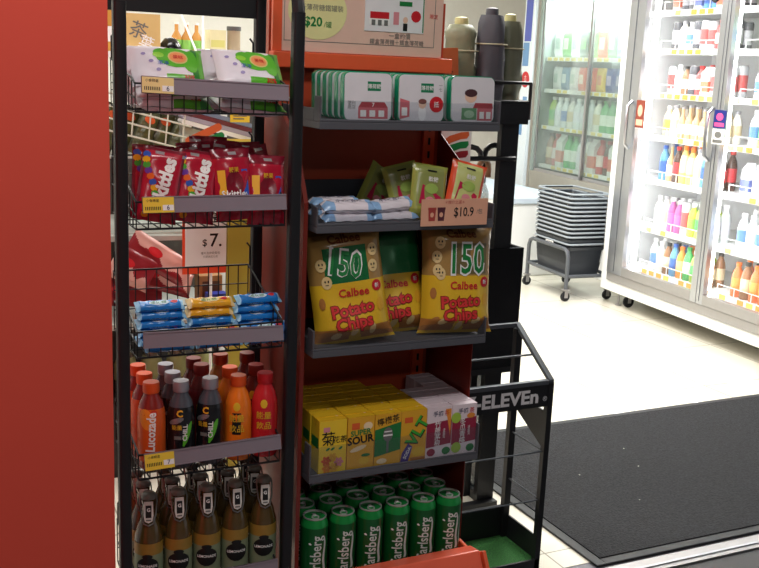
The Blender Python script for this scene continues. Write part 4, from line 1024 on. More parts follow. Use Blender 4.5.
# ---- drink cartons
bxw, bxd, bxh = .069, .050, .128
topy = mat('yellow_carton_top', '#dcae22', .45, 0, .1, scale=80); topw = mat('pink_white_carton_top', '#dccbd2', .45, 0, .1, scale=80); bord = mat('burgundy_carton', '#98203f', .4, coat=.2); pkw = mat('pink_white_carton', '#ead9de', .4, coat=.2)
cgreen = mat('carton_green', '#1f7a3a', .4, coat=.2)
def carton(kind):
    root = thing('drink_carton', '', 'drink carton', group='drink cartons on the fourth tray')
    base = {'chrys': yellow2, 'sour': gold, 'mic': gold, 'vlt': gold, 'cane': pkw, 'lime': pkw}[kind]; top = topw if kind in ('cane', 'lime') else topy
    mb = MB(); mb.box((-bxw/2, -bxd/2, 0), (bxw/2, bxd/2, bxh), base); mb.box((-bxw/2, -bxd/2, bxh), (bxw/2, bxd/2, bxh+.0006), top)
    for sx in (-1, 1):  # folded ears of the top seam
        mb.add([(sx*bxw/2, -.012, bxh+.001), (sx*bxw/2, .012, bxh+.001), (sx*(bxw/2+.001), 0, bxh-.022)], [(0, 1, 2)], top)
    y = -bxd/2; g = lambda a, b: (a, y-.0004, b); g2 = lambda a, b: (a, y-.0008, b); g3 = lambda a, b: (a, y-.0012, b)
    s1 = lambda a, b: (-bxw/2-.0004, -a, b); s2 = lambda a, b: (-bxw/2-.0008, -a, b)
    if kind == 'chrys':
        mb.text('菊', .036, g2, blackp, .02, at=(-.012, .084)); mb.text('花茶', .018, g2, blackp, .01, at=(.018, .080)); mb.rect(g, -.024, .100, -.008, .112, mat('pink_print', '#d88a92', .5))
        for a, b, c in ((.0, .036, gold), (-.016, .03, mat('flower_orange', '#e0602c', .4)), (.016, .024, mat('flower_pink', '#e08a90', .4)), (.004, .012, gold), (-.014, .012, mat('flower_amber', '#e88a2a', .4))):
            for q in range(6): mb.disc(g2, (a+.007*math.cos(q*PI/3), b+.007*math.sin(q*PI/3)), .006, .004, c, 8, rot=q*60)
        for a in (-.012, .0, .02): mb.disc(g, (a, .058), .006, .003, cgreen, 8, rot=30)
        mb.rect(s1, -.02, .06, .02, .085, cgreen)
    elif kind == 'sour':
        mb.rect(g, -.024, .098, -.004, .114, mat('flower_orange', '#e0602c', .4)); mb.disc(g, (.018, .104), .012, .010, mat('peach_patch', '#f6dcb0', .5), 12)
        mb.text('SUPER', .019, g2, greenp, .03, rot=4, at=(0, .090)); mb.text('SOUR', .026, g2, blackp, .035, rot=4, at=(.0, .072))
        mb.disc(g, (-.006, .050), .022, .006, mat('peach_patch', '#f6dcb0', .5), 12, rot=15); mb.disc(g, (.010, .018), .014, .010, yellow, 12); mb.disc(g2, (.014, .032), .012, .004, cgreen, 10)
    elif kind == 'mic':
        mb.poly(g, [(-bxw/2, .022), (bxw/2, .034), (bxw/2, .104), (-bxw/2, .090)], cgreen); mb.disc(g2, (0, .076), .013, .018, greyp, 14); mb.rect(g2, -.003, .03, .003, .06, greyp); mb.text('檸檬茶', .020, g2, blackp, .03, rot=8, at=(0, .112)); mb.rect(g3, -.012, .072, .012, .076, whitep); mb.rect(g3, -.010, .082, .010, .085, whitep); mb.disc(g, (-.014, .010), .014, .007, mat('peach_patch', '#f6dcb0', .5), 10)
    elif kind == 'vlt':
        mb.rect(g, -.026, .098, -.004, .112, mat('flower_orange', '#e0602c', .4)); mb.text('VLT', .044, g2, blackp, .05, rot=58, at=(.010, .072)); mb.text('VLT', .044, g3, mat('lime_lettering', '#3fae3a', .4), .02, rot=58, at=(.009, .074))
        mb.poly(g, [(-.034, .0), (-.012, .0), (-.002, .036), (-.014, .046), (-.030, .022)], mat('violet_print', '#4a3a8a', .4)); mb.text('SODA', .012, g2, whitep, .02, rot=62, at=(-.016, .022)); mb.disc(g, (.014, .022), .018, .012, yellow, 14); mb.rect(g, -.006, .0, .034, .008, chipc)
    else:
        mb.poly(g, [(-bxw/2, .026), (bxw/2, .032), (bxw/2, .094), (-bxw/2, .088)], bord); mb.text('手摘', .015, g2, mat('navy_print', '#2a2f55', .5), .03, at=(-.004, .112)); mb.text('茶', .015, g2, redp, .03, at=(.02, .112))
        t = '竹\n蔗\n茅\n根' if kind == 'cane' else '冬\n瓜\n青\n檸'
        mb.text(t, .018, g2, whitep, .01, at=(-.004, .060)); mb.text('清\n甜\n解\n渴', .007, g2, whitep, 0, at=(.014, .060))
        if kind == 'cane': mb.poly(g2, [(.016, .122), (.032, .122), (.032, .05)], mat('carrot_print', '#e8923a', .4)); mb.disc(g2, (-.02, .014), .012, .010, bord, 10); mb.disc(g2, (.022, .014), .012, .010, cgreen, 10)
        else:
            lm = mat('lime_slice', '#a8c84a', .4)
            for a, b in ((-.024, .096), (-.020, .018)): mb.disc(g2, (a, b), .014, .014, lm, 14)
            mb.disc(g2, (.018, .098), .012, .007, mat('carrot_print', '#e8923a', .4), 10); mb.disc(g2, (.02, .014), .012, .010, cgreen, 10)
    mb.build('box_body', root, smooth=False, bevel=0)
    mb = MB(); mb.disc(lambda a, b: (a, b, bxh+.0012), (.018, .0), .004, .004, whitep, 10); mb.box((-bxw/2+.001, -.0015, bxh+.0006), (bxw/2-.001, .0015, bxh+.002), top); mb.build('top_seam', root, smooth=False)
    return root
CN = {'chrys': 'bright yellow drink carton with black brush lettering', 'sour': 'golden yellow drink carton', 'mic': 'yellow and green drink carton', 'vlt': 'yellow drink carton with slanted green letters', 'cane': 'burgundy and pink carton', 'lime': 'burgundy carton with lime slices'}
RW = ['front row', 'second row', 'third row', 'rear row']
for c, (k, n) in enumerate((('chrys', 5), ('sour', 5), ('mic', 5), ('vlt', 4), ('cane', 3), ('lime', 5))):
    x = .877+c*.0706
    RW_ = ['front row', 'second row', 'third row', 'fourth row', 'fifth row']
    instances(carton(k), [((x+.001*math.sin(j*5+c), 2.034+j*.0515, T4+.0015), (0, 0, R([0.5, -1, .8, -.4, .6][j])), '%s in the %s' % (CN[k], RW_[j])) for j in range(n)])

# ---- beer cans
cg = mat('can_green', '#0f5c2a', .3, .25, .04, coat=.3); cgd = mat('can_dark_green', '#0a5024', .3, .4, .04); cgl = mat('can_bright_green', '#1f9a48', .28, .4, .04, coat=.3); lid = mat('can_lid_metal', '#c4c2c0', .35, .5, .05); lidd = mat('can_lid_grey_rim', '#8e8c8c', .35, .9)  # lidd is a greyer lid metal
can = thing('drink_can', '', 'drink can', group='tall green cans on the base deck')
profC = [(.024, 0), (.0265, .002), (.0325, .011), (.033, .015), (.033, .145), (.0325, .150), (.0275, .162), (.0270, .164)]
MB().lathe(profC, [lid, lid, cg, cg, cgl, cgl, cgl], 32).build('can_body', can, ang=50)
MB().lathe([(.0272, .1635), (.0285, .166), (.0280, .1685), (.0262, .168), (.0250, .1635), (.0, .1630)], lid, 32).build('lid', can, ang=30)
mb = MB(); pts = []; mb.tube([(.010*math.cos(t*PI/6)*.8, -.008+.010*math.sin(t*PI/6), .1652) for t in range(12)], .0018, lid, 5, closed=True); mb.box((-.004, -.002, .1638), (.004, .012, .1655), lid); mb.disc(lambda a, b: (a, b, .1634), (0, -.014), .008, .006, blackp, 12); mb.build('pull_tab', can)
mb = MB(); rc = lambda z: .0331; g = wrapcyl(rc, R(-4), .0004)
mb.text('Carlsberg', .038, g, mat('silver_lettering', '#d3dad4', .4), .012, rot=88, at=(.004, .068), sx=.80)
swo = [(.0190, .120, .0200), (.0205, .110, .0225), (.0195, .095, .0220), (.0170, .078, .0200), (.0160, .062, .0195), (.0180, .048, .0220), (.0190, .038, .0245), (.0170, .030, .0225)]
for (a0, z0, b0), (a1, z1, b1) in zip(swo, swo[1:]): mb.poly(g, [(a0+.0015, z0), (b0+.0045, z0), (b1+.0045, z1), (a1+.0015, z1)], mat('silver_lettering', '#d3dad4', .4))
mb.poly(g, [(-.014, .110), (-.010, .106), (-.012, .104), (-.0165, .105), (-.018, .108)], whitep); mb.text('♛', .008, g, whitep, at=(-.013, .112)) if False else None
mb.build('lettering', can, ang=50)
sp = []
for r_, (y, nm, n) in enumerate(((2.044, 'front', 6), (2.116, 'second', 6), (2.188, 'third', 6))):
    for i in range(n):
        x = .852+i*.0733+(-.002 if r_ == 1 else 0)
        sp.append(((x, y, .2815), (0, 0, R(-10-1.5*i+(0 if r_ == 0 else 25*(i % 3-1)))), 'tall green beer can in the %s row of the base deck, %s' % (nm, ORD[i])))
instances(can, sp)

# ================================================================== NEWSPAPER STAND WITH SHOP SIGN
ns = thing('newspaper_stand', 'black metal newspaper stand with a white lettered sign panel and green turf base', 'newspaper stand', (0, 0, 0))
nx0, nx1, ny0, ny1 = 1.292, 1.700, 2.290, 2.490
mb = MB(); mb.box((nx1-.018, ny0, .0), (nx1, ny0+.018, .618), black); mb.build('post', ns, smooth=False)
mb = MB(); mb.box((nx0, ny0, .0), (nx0+.018, ny0+.018, .618), black); mb.build('post', ns, smooth=False)
mb = MB(); mb.box((nx1-.022, ny1-.02, .0), (nx1, ny1, .732), black); mb.build('post', ns, smooth=False)
mb = MB(); mb.box((nx0, ny1-.02, .0), (nx0+.02, ny1, .732), black); mb.build('post', ns, smooth=False)
greyr = mat('grey_rail_metal', '#50555b', .35, .2)  # one even grey for the stand's rails and wires
mb = MB()
for x in (nx0, nx1-.018):
    M_ = None
    mb.add([(x, ny0, .612), (x+.018, ny0, .612), (x+.018, ny1, .737), (x, ny1, .737), (x, ny0, .626), (x+.018, ny0, .626), (x+.018, ny1, .751), (x, ny1, .751)], [(0,3,2,1),(4,5,6,7),(0,1,5,4),(1,2,6,5),(2,3,7,6),(3,0,4,7)], greyr)
mb.box((nx0+.018, ny1-.014, .737), (nx1-.018, ny1, .751), greyr); mb.box((nx0+.018, ny0, .612), (nx1-.018, ny0+.016, .626), greyr)
mb.build('top_frame', ns, smooth=False, bevel=.002)
MB().tube([(nx0, ny0+.10, .675), (nx1, ny0+.10, .675)], .0035, greyr, 6).build('cross_wire', ns)
mb = MB(); mb.box((nx0+.018, ny0+.002, .545), (nx1-.018, ny0+.006, .612), black)
g = lambda a, b: (a, ny0+.0015, b)
lw = mat('sign_white_lettering', '#e8e8ea', .5)
mb.text('7-ELEVEn', .056, g, lw, .035, at=(1.526, .5795), sx=1.13); mb.text('®', .02, g, lw, .0, at=(1.672, .570))
mb.build('sign_panel', ns, smooth=False)
mb = MB(); mb.prism([(ny0+.018, .52), (ny1-.02, .52), (ny1-.02, .48), (ny0+.018, .40)], nx1-.006, nx1, black, 'yz'); mb.prism([(ny0+.018, .612), (ny1-.02, .71), (ny1-.02, .60), (ny0+.018, .53)], nx1-.006, nx1-.001, black, 'yz') if False else None
mb.build('side_gusset', ns, smooth=False)
for z in (.245, .40): MB().tube([(nx0+.01, ny0+.012, z), (nx1-.01, ny0+.012, z)], .003, greyr, 6).tube([(nx1-.01, ny0+.012, z), (nx1-.01, ny1-.01, z)], .003, greyr, 6).build('guard_wire', ns)
mb = MB(); mb.box((nx0, ny0, .001), (nx1, ny0+.006, .055), black); mb.box((nx1-.005, ny0+.006, .001), (nx1, ny1, .12), black); mb.box((nx0, ny1-.006, .001), (nx1-.005, ny1, .15), black); mb.box((nx0, ny0+.006, .001), (nx1-.005, ny1-.006, .03), black); mb.build('base_tray', ns, smooth=False)
def turf_mat():
    m = bpy.data.materials.new('green_turf'); m.use_nodes = True; nt = m.node_tree; n = nt.nodes; l = nt.links; b = n['Principled BSDF']; b.inputs['Roughness'].default_value = .9
    tc = n.new('ShaderNodeTexCoord'); nz = n.new('ShaderNodeTexNoise'); nz.inputs['Scale'].default_value = 260; cr = n.new('ShaderNodeValToRGB'); cr.color_ramp.elements[0].color = lin('#123a1a'); cr.color_ramp.elements[0].position = .3; cr.color_ramp.elements[1].color = lin('#3f8a3c'); cr.color_ramp.elements[1].position = .75
    bp = n.new('ShaderNodeBump'); bp.inputs['Strength'].default_value = 1; bp.inputs['Distance'].default_value = .006
    l.new(tc.outputs['Object'], nz.inputs['Vector']); l.new(nz.outputs['Fac'], cr.inputs[0]); l.new(cr.outputs[0], b.inputs['Base Color']); l.new(nz.outputs['Fac'], bp.inputs['Height']); l.new(bp.outputs[0], b.inputs['Normal'])
    return m
mb = MB(); mb.box((nx0+.004, ny0+.007, .0305), (nx1-.006, ny1-.007, .046), turf_mat()); mb.build('turf_lining', ns, smooth=False)

# ================================================================== UMBRELLA STAND
ux0, ux1, uy0, uy1 = 1.45, 1.845, 2.74, 2.92
us = thing('umbrella_stand', 'tall black two tier umbrella stand behind the newspaper stand', 'umbrella stand', (0, 0, 0))
MB().box((ux1-.085, uy0+.02, .03), (ux1-.02, uy0+.045, 1.375), black).build('column', us, smooth=False)
MB().box((ux0+.02, uy1-.05, .03), (ux0+.06, uy1-.03, 1.375), black).build('column', us, smooth=False)
mb = MB()
mb.box((ux0, uy0, 1.335), (ux1, uy1, 1.352), black)
for z in (1.405, 1.465):
    mb.tube([(ux0, uy0, z), (ux1, uy0, z), (ux1, uy1, z), (ux0, uy1, z)], .006, black, 5, closed=True)
for x, y in ((ux0, uy0), (ux1, uy0), (ux1, uy1), (ux0, uy1)): mb.tube([(x, y, 1.35), (x, y, 1.465)], .006, black, 5)
mb.box((ux0, uy0-.004, 1.352), (ux1, uy0, 1.40), black); mb.box((ux1-.002, uy0, 1.352), (ux1+.002, uy1, 1.40), black)
mb.build('upper_tray', us, smooth=False)
MB().tube([(ux0, uy0, 1.225), (ux1-.04, uy0, 1.225)], .008, black, 6).build('hanging_rail', us)
mb = MB(); bx0 = ux1-.155
mb.box((ux0+.05, uy0, .52), (ux1+.02, uy0+.008, .93), blackg); mb.box((ux0+.05, uy1-.008, .52), (ux1+.02, uy1, .93), black); mb.box((ux1+.012, uy0+.008, .52), (ux1+.02, uy1-.008, .93), black); mb.box((ux0+.05, uy0+.008, .52), (ux0+.058, uy1-.008, .93), black); mb.box((ux0+.05, uy0, .50), (ux1+.02, uy1, .52), black)
mb.build('umbrella_bin', us, smooth=False)
mb = MB()
mb.box((ux0+.1, uy0-.01, .002), (ux1-.02, uy0+.02, .035), black); mb.box((ux1-.055, uy0+.02, .002), (ux1-.02, uy0+.5, .035), black); mb.box((ux0+.1, uy0+.47, .002), (ux1-.055, uy0+.5, .035), black)
mb.build('base_frame', us, smooth=False)
mb = MB(); mb.box((ux1-.115, uy0+.06, .036), (ux1-.090, uy0+.085, .50), black); mb.box((ux1-.175, uy0+.1, .036), (ux1-.150, uy0+.12, .50), mat('dark_grey_strut', '#35373c', .3, .4)); mb.build('strut', us, smooth=False)
mb = MB(); mb.box((ux1-.04, uy0+.05, .036), (ux1-.034, uy0+.46, .49), glassy('smoked_acrylic', '#8a8d90', .10)); mb.build('side_pane', us, smooth=False)

def rolled(c, h, r, collar, seed):
    rt = thing('rolled_umbrella', '', 'umbrella', group='wrapped umbrellas in the upper tier')
    M_ = mat(c[0], c[1], .5, 0, .12, scale=25, bump=.3, bscale=40); n = 16; mb = MB(); rnd = random.Random(seed); ph = [rnd.uniform(0, 6) for _ in range(3)]
    vs = []; L = 12
    for j in range(L+1):
        z = h*j/L; rr = r*(1.0-.10*(j/L)-(.22 if j == L else 0))*(1+.05*math.sin(j*2.1+ph[0]))*(1+.05*math.sin(j*1.7+ph[0]))
        for k in range(n): a = 2*PI*k/n; q = rr*(1+.10*math.sin(a*4+ph[1]+j*.35)+.05*math.sin(a*7+j+ph[2])); vs.append((q*math.cos(a), q*math.sin(a), z))
    fs = [(j*n+k, j*n+(k+1) % n, (j+1)*n+(k+1) % n, (j+1)*n+k) for j in range(L) for k in range(n)] + [tuple(range(n))[::-1], tuple(range(L*n, L*n+n))]
    mb.add(vs, fs, M_); mb.build('canopy', rt, ang=60)
    MB().lathe([(r*.40, h), (r*.42, h+.006), (r*.40, h+.020), (r*.2, h+.024), (0, h+.024)], collar, 14).build('collar', rt)
    ring_ = [(1.1*r*math.cos(t*PI/8), 1.1*r*math.sin(t*PI/8), h*.72) for t in range(16)]
    MB().tube(ring_, .0022, mat('cream_tie', '#cfc9a8', .7), 5, closed=True).build('tie_band', rt)
    return rt
oc = mat('cream_collar', '#cfc890', .5)
for c, loc, h, r, cl, lb in ((('olive_cloth', '#85876c'), (1.628, 2.83, 1.3525), .285, .054, oc, 'olive wrapped umbrella with a cream collar, left of the grey one'),
                             (('charcoal_cloth', '#55565e'), (1.720, 2.80, 1.3525), .318, .050, mat('grey_collar', '#55565e', .5), 'charcoal wrapped umbrella in the middle of the upper tier'),
                             (('moss_cloth', '#6d705c'), (1.812, 2.835, 1.3525), .305, .046, oc, 'moss green wrapped umbrella at the right end of the upper tier'),
                             (('slate_cloth', '#474b54'), (1.52, 2.86, 1.3525), .25, .040, mat('grey_collar', '#55565e', .5), 'slate grey wrapped umbrella at the left end of the upper tier')):
    o = rolled(c, h, r, cl, len(lb)); o.location = loc; o['label'] = lb
# hooked umbrellas in the bin
def cane(hm, cm, h):
    rt = thing('cane_umbrella', '', 'umbrella', group='hook handled umbrellas standing in the bin')
    mb = MB(); pts = [(0, 0, h-.13), (0, 0, h-.04)] + [(.034-.034*math.cos(t*PI/6), 0, h-.04+.034*math.sin(t*PI/6)) for t in range(1, 7)] + [(.068, 0, h-.065)]
    mb.tube(pts, .0095, hm, 8); mb.build('handle', rt)
    MB().lathe([(.006, 0), (.010, .03), (.026, h*.45), (.022, h-.16), (.008, h-.13), (0, h-.13)], cm, 12).build('canopy', rt)
    return rt
clearu = glassy('umbrella_clear_film', '#d8dcdc', .16, .25, '#c8ccc8')
for i, (hc, cm, x, y, h, rz, lb) in enumerate((('#d8d6d0', clearu, 1.575, 2.80, .745, 10, 'clear umbrella with a white hook handle, nearest the shelf unit'), ('#3a3c40', mat('dark_film', '#3a3b3e', .3), 1.655, 2.83, .74, -15, 'dark umbrella with a grey hook handle in the bin'), ('#b98e6a', mat('brown_cloth', '#6a4a34', .5), 1.700, 2.79, .70, 30, 'brown umbrella with a wooden hook handle in the bin'), ('#202226', clearu, 1.750, 2.84, .745, -10, 'clear umbrella with a black hook handle beside the column'), ('#ecebe6', clearu, 1.615, 2.87, .75, 60, 'clear umbrella with white handle at the rear of the bin'))):
    o = cane(mat('hook_'+hc[1:], hc, .3), cm, h); o.location = (x, y, .5215); o.rotation_euler = (0, 0, R(rz)); o['label'] = lb
# odds behind the header: carton and cups on the upper tray
mb = MB(); kraft = mat('kraft_orange_card', '#c06a3c', .6); mb.box((-.035, -.03, 0), (.035, .03, .21), kraft); mb.text('傘', .04, lambda a, b: (a, -.0306, .13+b), blackp, 0); o = tag(mb.build('cardboard_box', smooth=False, loc=(1.555, 2.775, 1.3525), rot=(0, R(-4), R(-8))), 'small orange brown cardboard box beside the wrapped umbrellas', 'box')
# stripes board under the first tray
mb = MB(); bx = 1.34
bsx = -.075
mb.box((1.325, 2.42, 1.18), (1.445, 2.425, 1.345), whitep)
for k, m in enumerate((mat('stripe_orange', '#d8693a', .4), mat('stripe_green', '#1f8a48', .4), mat('stripe_red', '#9a2430', .4))):
    s0 = 1.326-k*.026
    mb.poly(lambda a, b: (a+bsx, 2.4190, b), [(1.405, s0-.038), (1.42, s0-.024), (1.45, s0-.006), (1.485, s0+.004), (1.51, s0+.006), (1.512, s0-.004), (1.505, s0-.013), (1.485, s0-.015), (1.455, s0-.025), (1.425, s0-.046), (1.41, s0-.058)], m)
mb.box((1.37, 2.5, 0.0), (1.38, 2.51, 1.345), black); mb.box((1.36, 2.425, 1.2), (1.39, 2.5, 1.21), black)
MB_or = mat('stripe_orange'); MB_gr = mat('stripe_green')
tag(mb.build('shop_logo_board', smooth=False), 'small white board with orange, green and red stripes beside the shelf unit', 'sign board')

# ================================================================== BACKGROUND SHELF SEEN THROUGH THE LEFT RACK
bgs = thing('wire_gondola', 'white metal shelving seen through the left rack', 'shelving', (0, 0, 0))
cream_sh = mat('pale_grey_shelf', '#b9bcb4', .4)
mb = MB(); mb.box((-.3, 3.98, .0), (1.34, 4.0, 1.30), mat('shelving_back_grey', '#57524e', .6)); mb.build('back_panel', bgs, smooth=False)
mb = MB(); mb.box((-.3, 3.42, 1.49), (1.22, 3.98, 1.51), white); mb.build('shelf', bgs, smooth=False)
mb = MB(); mb.prism([(-.3, .905), (.99, .875), (.99, .86), (-.3, .872)], 3.48, 3.52, cream_sh); mb.box((-.3, 3.52, .87), (.99, 3.96, .885), cream_sh); mb.prism([(.93, .888), (.99, .875), (1.01, .84), (.99, .86)], 3.47, 3.48, alum); mb.build('shelf', bgs, smooth=False)
mb = MB(); mb.box((-.3, 3.42, .56), (1.07, 3.96, .58), cream_sh); mb.build('shelf', bgs, smooth=False)
mb = MB(); mb.box((-.3, 3.45, .0), (1.07, 3.96, .28), mat('dark_kick', '#2c2726', .6)); mb.build('base', bgs, smooth=False)
for x in (-.28, 1.20):
    MB().box((x-.012, 3.955, 0), (x+.012, 3.98, 1.49), white).build('post', bgs, smooth=False)
# white wire basket with olive pouches
mb = MB(); wh = mat('white_wire', '#d8d8c8', .4)
for k in range(4): z = 1.185+k*.042; mb.tube([(.60, 3.46, z+.075), (.93, 3.46, z-.005)], .0035, wh, 5); mb.tube([(.93, 3.46, z-.005), (.93, 3.70, z-.005)], .0035, wh, 5)
for k in range(6): x = .62+k*.058; zt = 1.31+.075-(x-.60)*.24; mb.tube([(x, 3.46, zt), (x-.012, 3.46, zt-.125)], .003, wh, 5); 
mb.tube([(.60, 3.46, 1.25), (.60, 3.7, 1.25)], .0035, wh, 5)
mb.box((.60, 3.45, 1.155), (.95, 3.74, 1.163), cream_sh)
tag(mb.build('wire_bin', ang=60), 'white wire bin holding dark olive pouches, seen below the top basket', 'wire bin')
po = MB(); om = mat('dark_olive_pouch', '#55562f', .4, 0, .25, scale=40, coat=.3)
S = pack_surface(.075, .17, .03, .04, 6, .003, .05); po = pack_mesh(S, lambda u, v: om if abs(u) < .8 else mat('olive_edge', '#3a3b26', .4), om, 12, 16)
po.disc(front(S, .075, .17), (.0, .045), .02, .014, mat('flower_orange', '#e0602c', .4), 10); pob = tag(po.build('olive_pouch', ang=60), '', 'food pouch', 'dark olive pouches in the white wire bin')
PN = ['leftmost', 'second from left', 'third from left', 'fourth from left', 'rightmost']
instances(pob, [((.655+i*.062, 3.51+.03*(i % 2), 1.255-.008*i), (R(-14), R(24), 0), 'dark olive pouch in the white wire bin, %s' % PN[i]) for i in range(5)])
# carton on the top shelf
mb = MB(); bc = mat('beige_card', '#d4b476', .55); mb.box((-.06, -.05, 0), (.06, .05, .125), bc); gg = lambda a, b: (a, -.0507, .062+b)
mb.text('茶', .06, gg, greyp, .02, rot=-20, at=(-.01, .01)); mb.text('葉', .05, gg, whitep, .02, rot=-20, at=(.015, -.03))
o = tag(mb.build('tea_carton', smooth=False, loc=(.772, 3.50, 1.5105), rot=(0, 0, R(-14))), 'beige carton with grey slanted lettering on the top white shelf', 'carton')
mb = MB(); mb.box((-.05, -.04, 0), (.05, .04, .14), mat('ochre_card', '#c78f3c', .55)); mb.rect(lambda a, b: (a, -.0405, b), -.03, .03, .03, .08, whitep); tag(mb.build('ochre_carton', smooth=False, loc=(.66, 3.52, 1.5105)), 'ochre carton left of the beige carton, half behind the post', 'carton')
# small amber bottles with green labels
ab = small_bottle('glass', '#c88a3a', '#7fc050', 'white', .11, .022).build('sauce_bottle'); tag(ab, '', 'bottle', 'amber bottles with green labels on the white shelf')
instances(ab, [((.915+i*.036, 3.60, 1.5105), (0, 0, 0), 'amber bottle with green label on the top white shelf, %s' % ['left one', 'middle one', 'right one'][i]) for i in range(3)])
mb = MB(); mb.lathe([(.04, 0), (.042, .006), (.036, .03), (.02, .05), (0, .056)], blackg, 16); tag(mb.build('black_cap', loc=(.868, 3.50, 1.5105)), 'small black domed lid beside the amber bottles', 'lid')
mb = MB(); mb.tube([(.955, 3.47, 1.5105), (.925, 3.60, 1.66)], .004, white, 5); mb.tube([(.975, 3.47, 1.5105), (1.01, 3.60, 1.66)], .004, white, 5); mb.tube([(.925, 3.6, 1.66), (1.01, 3.6, 1.66)], .004, white, 5); mb.tube([(.955, 3.47, 1.514), (.975, 3.47, 1.514)], .004, white, 5)
tag(mb.build('display_stand'), 'white wire display stand in front of the amber bottles', 'stand')
mb = MB(); mb.box((1.03, 3.58, 1.5105), (1.09, 3.64, 1.60), mat('cream_box', '#dcd3a8', .5)); mb.rect(lambda a, b: (a, 3.5795, b), 1.035, 1.54, 1.085, 1.565, mat('soft_yellow', '#cfc878', .5)); tag(mb.build('cream_packet', smooth=False), 'cream packet with a yellow band beside the wire display stand', 'packet')
mb = MB(); mb.lathe([(.022, 0), (.024, .004), (.024, .09), (.026, .09), (.026, .105), (0, .106)], [mat('jar_tan', '#a8957a', .3)]*3+[mat('jar_lid', '#5c5a58', .4)]*2, 16, c=(1.125, 3.60, 1.5105)); tag(mb.build('food_jar'), 'tan food jar with a dark lid on the top white shelf', 'jar')
mb = MB(); mb.box((1.02, 3.44, 1.5105), (1.10, 3.50, 1.532), mat('card_reader_grey', '#55565a', .4)); mb.box((1.03, 3.438, 1.515), (1.075, 3.4395, 1.528), mat('screen_pale', '#c8ccc0', .3)); tag(mb.build('card_reader', smooth=False, bevel=.003), 'small grey card reader with pale screen on the white shelf', 'card reader')
# newspapers behind: tilted layered papers
NPM = [whitep, mat('lilac_paper', '#a49cae', .6), mat('maroon_paper', '#6a3038', .6), mat('blue_grey_paper', '#7a86a0', .6)]
NPN = ['white folded newspaper at the bottom of the slanting pile', 'lilac grey newspaper second from the bottom of the slanting pile', 'maroon newspaper third in the slanting pile', 'blue grey newspaper on top of the slanting pile']
for k in range(4):
    q = Vector((0, 0, k*.016)); q.rotate(Euler((0, R(14), 0)))
    mb = MB().rbox((-.16, -.10, 0), (.16, .10, .015), NPM[k], .006, 'y')
    for t in range(5): mb.rect(lambda a, b: (-.13+t*.055+a, b, .0154), 0, -.08, .04, .08, greyp if k != 2 else whitep) if t % 2 == 0 else None
    tag(mb.build('newspaper', loc=(1.05+q.x, 3.56, 1.238+q.z), rot=(0, R(14), 0)), NPN[k], 'newspaper', 'newspapers in the slanting pile')
tag(MB().prism([(.90, 1.10), (1.20, 1.10), (1.20, 1.19), (.90, 1.268)], 3.47, 3.65, cream_sh).build('newspaper_ledge', smooth=False), 'pale sloping ledge under the newspaper pile', 'ledge')
mb = MB(); mb.box((1.06, 3.42, 1.285), (1.13, 3.425, 1.325), tagy); mb.rect(lambda a, b: (a, 3.4195, b), 1.07, 1.305, 1.12, 1.309, greyp); mb.rect(lambda a, b: (a, 3.4195, b), 1.07, 1.295, 1.11, 1.299, greyp); tag(mb.build('price_ticket', smooth=False), 'small yellow price ticket above the newspapers', 'price ticket')
# strip holder with shop stripes
mb = MB(); sbm = mat('soft_yellow_card', '#e8cf5a', .5); mb.box((.87, 3.30, 1.10), (1.19, 3.303, 1.236), sbm)
def oval(cx, cz, L, r, ang, m, y):
    c, q = math.cos(R(ang)), math.sin(R(ang)); pts = []
    for s_, a0 in ((1, -90), (-1, 90)):
        for k in range(7): t = R(a0+30*k); x = s_*L/2+r*math.cos(t); z = r*math.sin(t); pts.append((cx+x*c-z*q, cz+x*q+z*c))
    mb.poly(lambda a, b: (a, y, b), pts, m)
oval(.930, 1.252, .11, .013, 25, MB_or, 3.2985); oval(.945, 1.226, .10, .012, 25, MB_gr, 3.2988); oval(1.130, 1.228, .06, .013, 38, MB_or, 3.2985); oval(1.148, 1.205, .06, .012, 38, MB_gr, 3.2988)
mb.box((.87, 3.303, .9), (.875, 3.309, 1.2), white)
mb.box((.87, 3.309, 1.09), (.95, 3.45, 1.0955), cream_sh)
tag(mb.build('shop_stripe_board', smooth=False), 'yellow card with orange and green shop stripes behind the red candy', 'sign board')
# price poster
pr2 = thing('price_poster', 'white price poster with red edge reading dollar 7, behind the third basket', 'poster', (0, 0, 0))
MB().tube([(.99, 3.409, 0), (.99, 3.409, .80)], .005, white, 6).build('pole', pr2)
MB().box((.885, 3.40, .752), (1.043, 3.404, 1.02), mat('poster_red_edge', '#f0522c', .5)).build('board', pr2, smooth=False)
mb = MB(); mb.box((.894, 3.398, .775), (1.043, 3.3995, 1.02), white); g = lambda a, b: (a, 3.3974, b)
mb.text('$', .034, g, blackp, .01, at=(.964, .862)); mb.text('7.', .066, g, blackp, .012, at=(1.004, .872)); mb.text('薯片及餅乾每包', .010, g, greyp, at=(.985, .826)); mb.text('只限指定分店', .009, g, greyp, at=(.985, .813)); mb.text('特價', .035, g, blackp, .0, at=(.985, .950))
mb.build('print', pr2, smooth=False)
# olive panels
ol = mat('olive_panel', '#b3a640', .5, 0, .08, scale=5)
tag(MB().box((1.047, 3.395, 0.0), (1.168, 3.410, 1.06), ol).build('olive_board', smooth=False), 'tall olive yellow board right of the price poster', 'board')
tag(MB().box((1.145, 3.350, 0.0), (1.172, 3.385, 1.72), mat('pale_olive_post', '#b7b488', .5)).build('olive_post', smooth=False), 'narrow pale olive post behind the olive board', 'post')
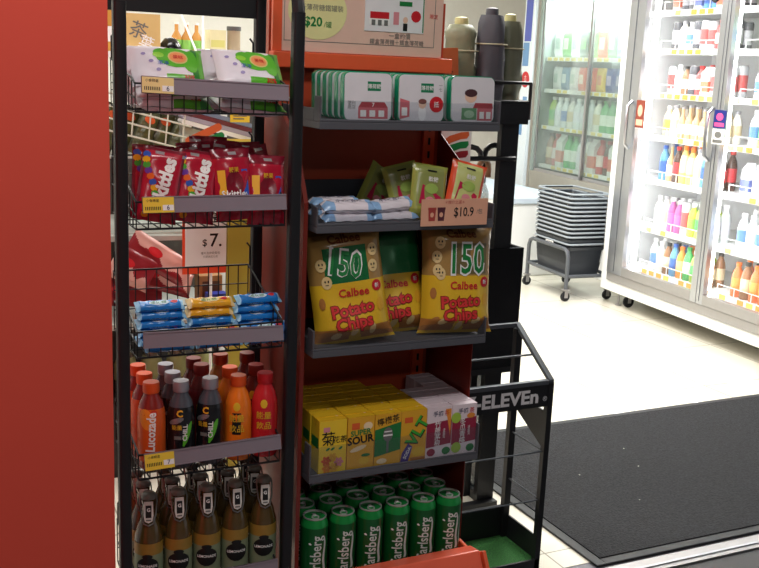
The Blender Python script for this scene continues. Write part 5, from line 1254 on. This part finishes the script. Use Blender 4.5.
# slanted red meat snack packs
def slant(c1, c2, lb, loc, rot, w_=.20, h_=.10):
    S = pack_surface(w_, h_, .02, .03, 5, .003, .05); mb = pack_mesh(S, lambda u, v: c1 if (u*.6+v+.25*math.sin(u*7)) > -.1 else c2, c2, 44, 36)
    mb.disc(front(S, w_, h_), (-.03, .01), .03, .016, redp, 12); o = tag(mb.build('snack_sachet', ang=60), lb, 'snack pack'); o.location = loc; o.rotation_euler = rot
sr = mat('sachet_pink', '#d8a49a', .35, coat=.3); s2 = mat('sachet_red', '#8c1f2a', .35, coat=.3)
slant(sr, s2, 'pink and red snack sachet sloping down behind the third basket', (.82, 3.46, .800), (R(-10), R(34), 0), .26, .10)
slant(s2, sr, 'dark red snack sachet at the top left of the sloping pile', (.72, 3.44, .775), (R(-10), R(28), 0), .16, .12)
slant(sr, s2, 'pale pink snack sachet lowest in the sloping pile', (.83, 3.53, .715), (R(-20), R(18), 0), .26, .09)
slant(s2, s2, 'dark red snack sachet behind the wire of the third basket', (.72, 3.54, .665), (R(-20), R(6), 0), .26, .10)
mb = MB(); mb.box((.975, 3.5, .5805), (1.06, 3.57, .72), mat('brown_kraft', '#a87a4c', .6)); mb.rect(lambda a, b: (a, 3.4995, b), .985, .64, 1.05, .70, mat('brown_print', '#5c3a2c', .5)); tag(mb.build('brown_packet', smooth=False), 'brown paper packet under the price poster', 'packet')
mb = MB(); mb.box((.99, 3.435, .5805), (1.062, 3.485, .665), mat('deep_blue_box', '#2c3a9a', .4)); mb.disc(lambda a, b: (a, 3.4345, b), (1.04, .645), .012, .012, redp, 10); tag(mb.build('blue_packet', smooth=False), 'deep blue packet with a red dot below the brown packet', 'packet')
# lower shelf: dark jars glimpsed between the drink bottles
dj = small_bottle('jug', '#55483a', '#8a8f5a', 'grey', .19, .035).build('store_jar'); tag(dj, '', 'jar', 'dark jars on the low background shelf')
instances(dj, [((.62+i*.095, 3.56, .2805), (0, 0, 0), 'dark jar on the low background shelf, %s' % ORD[i]) for i in range(5)])
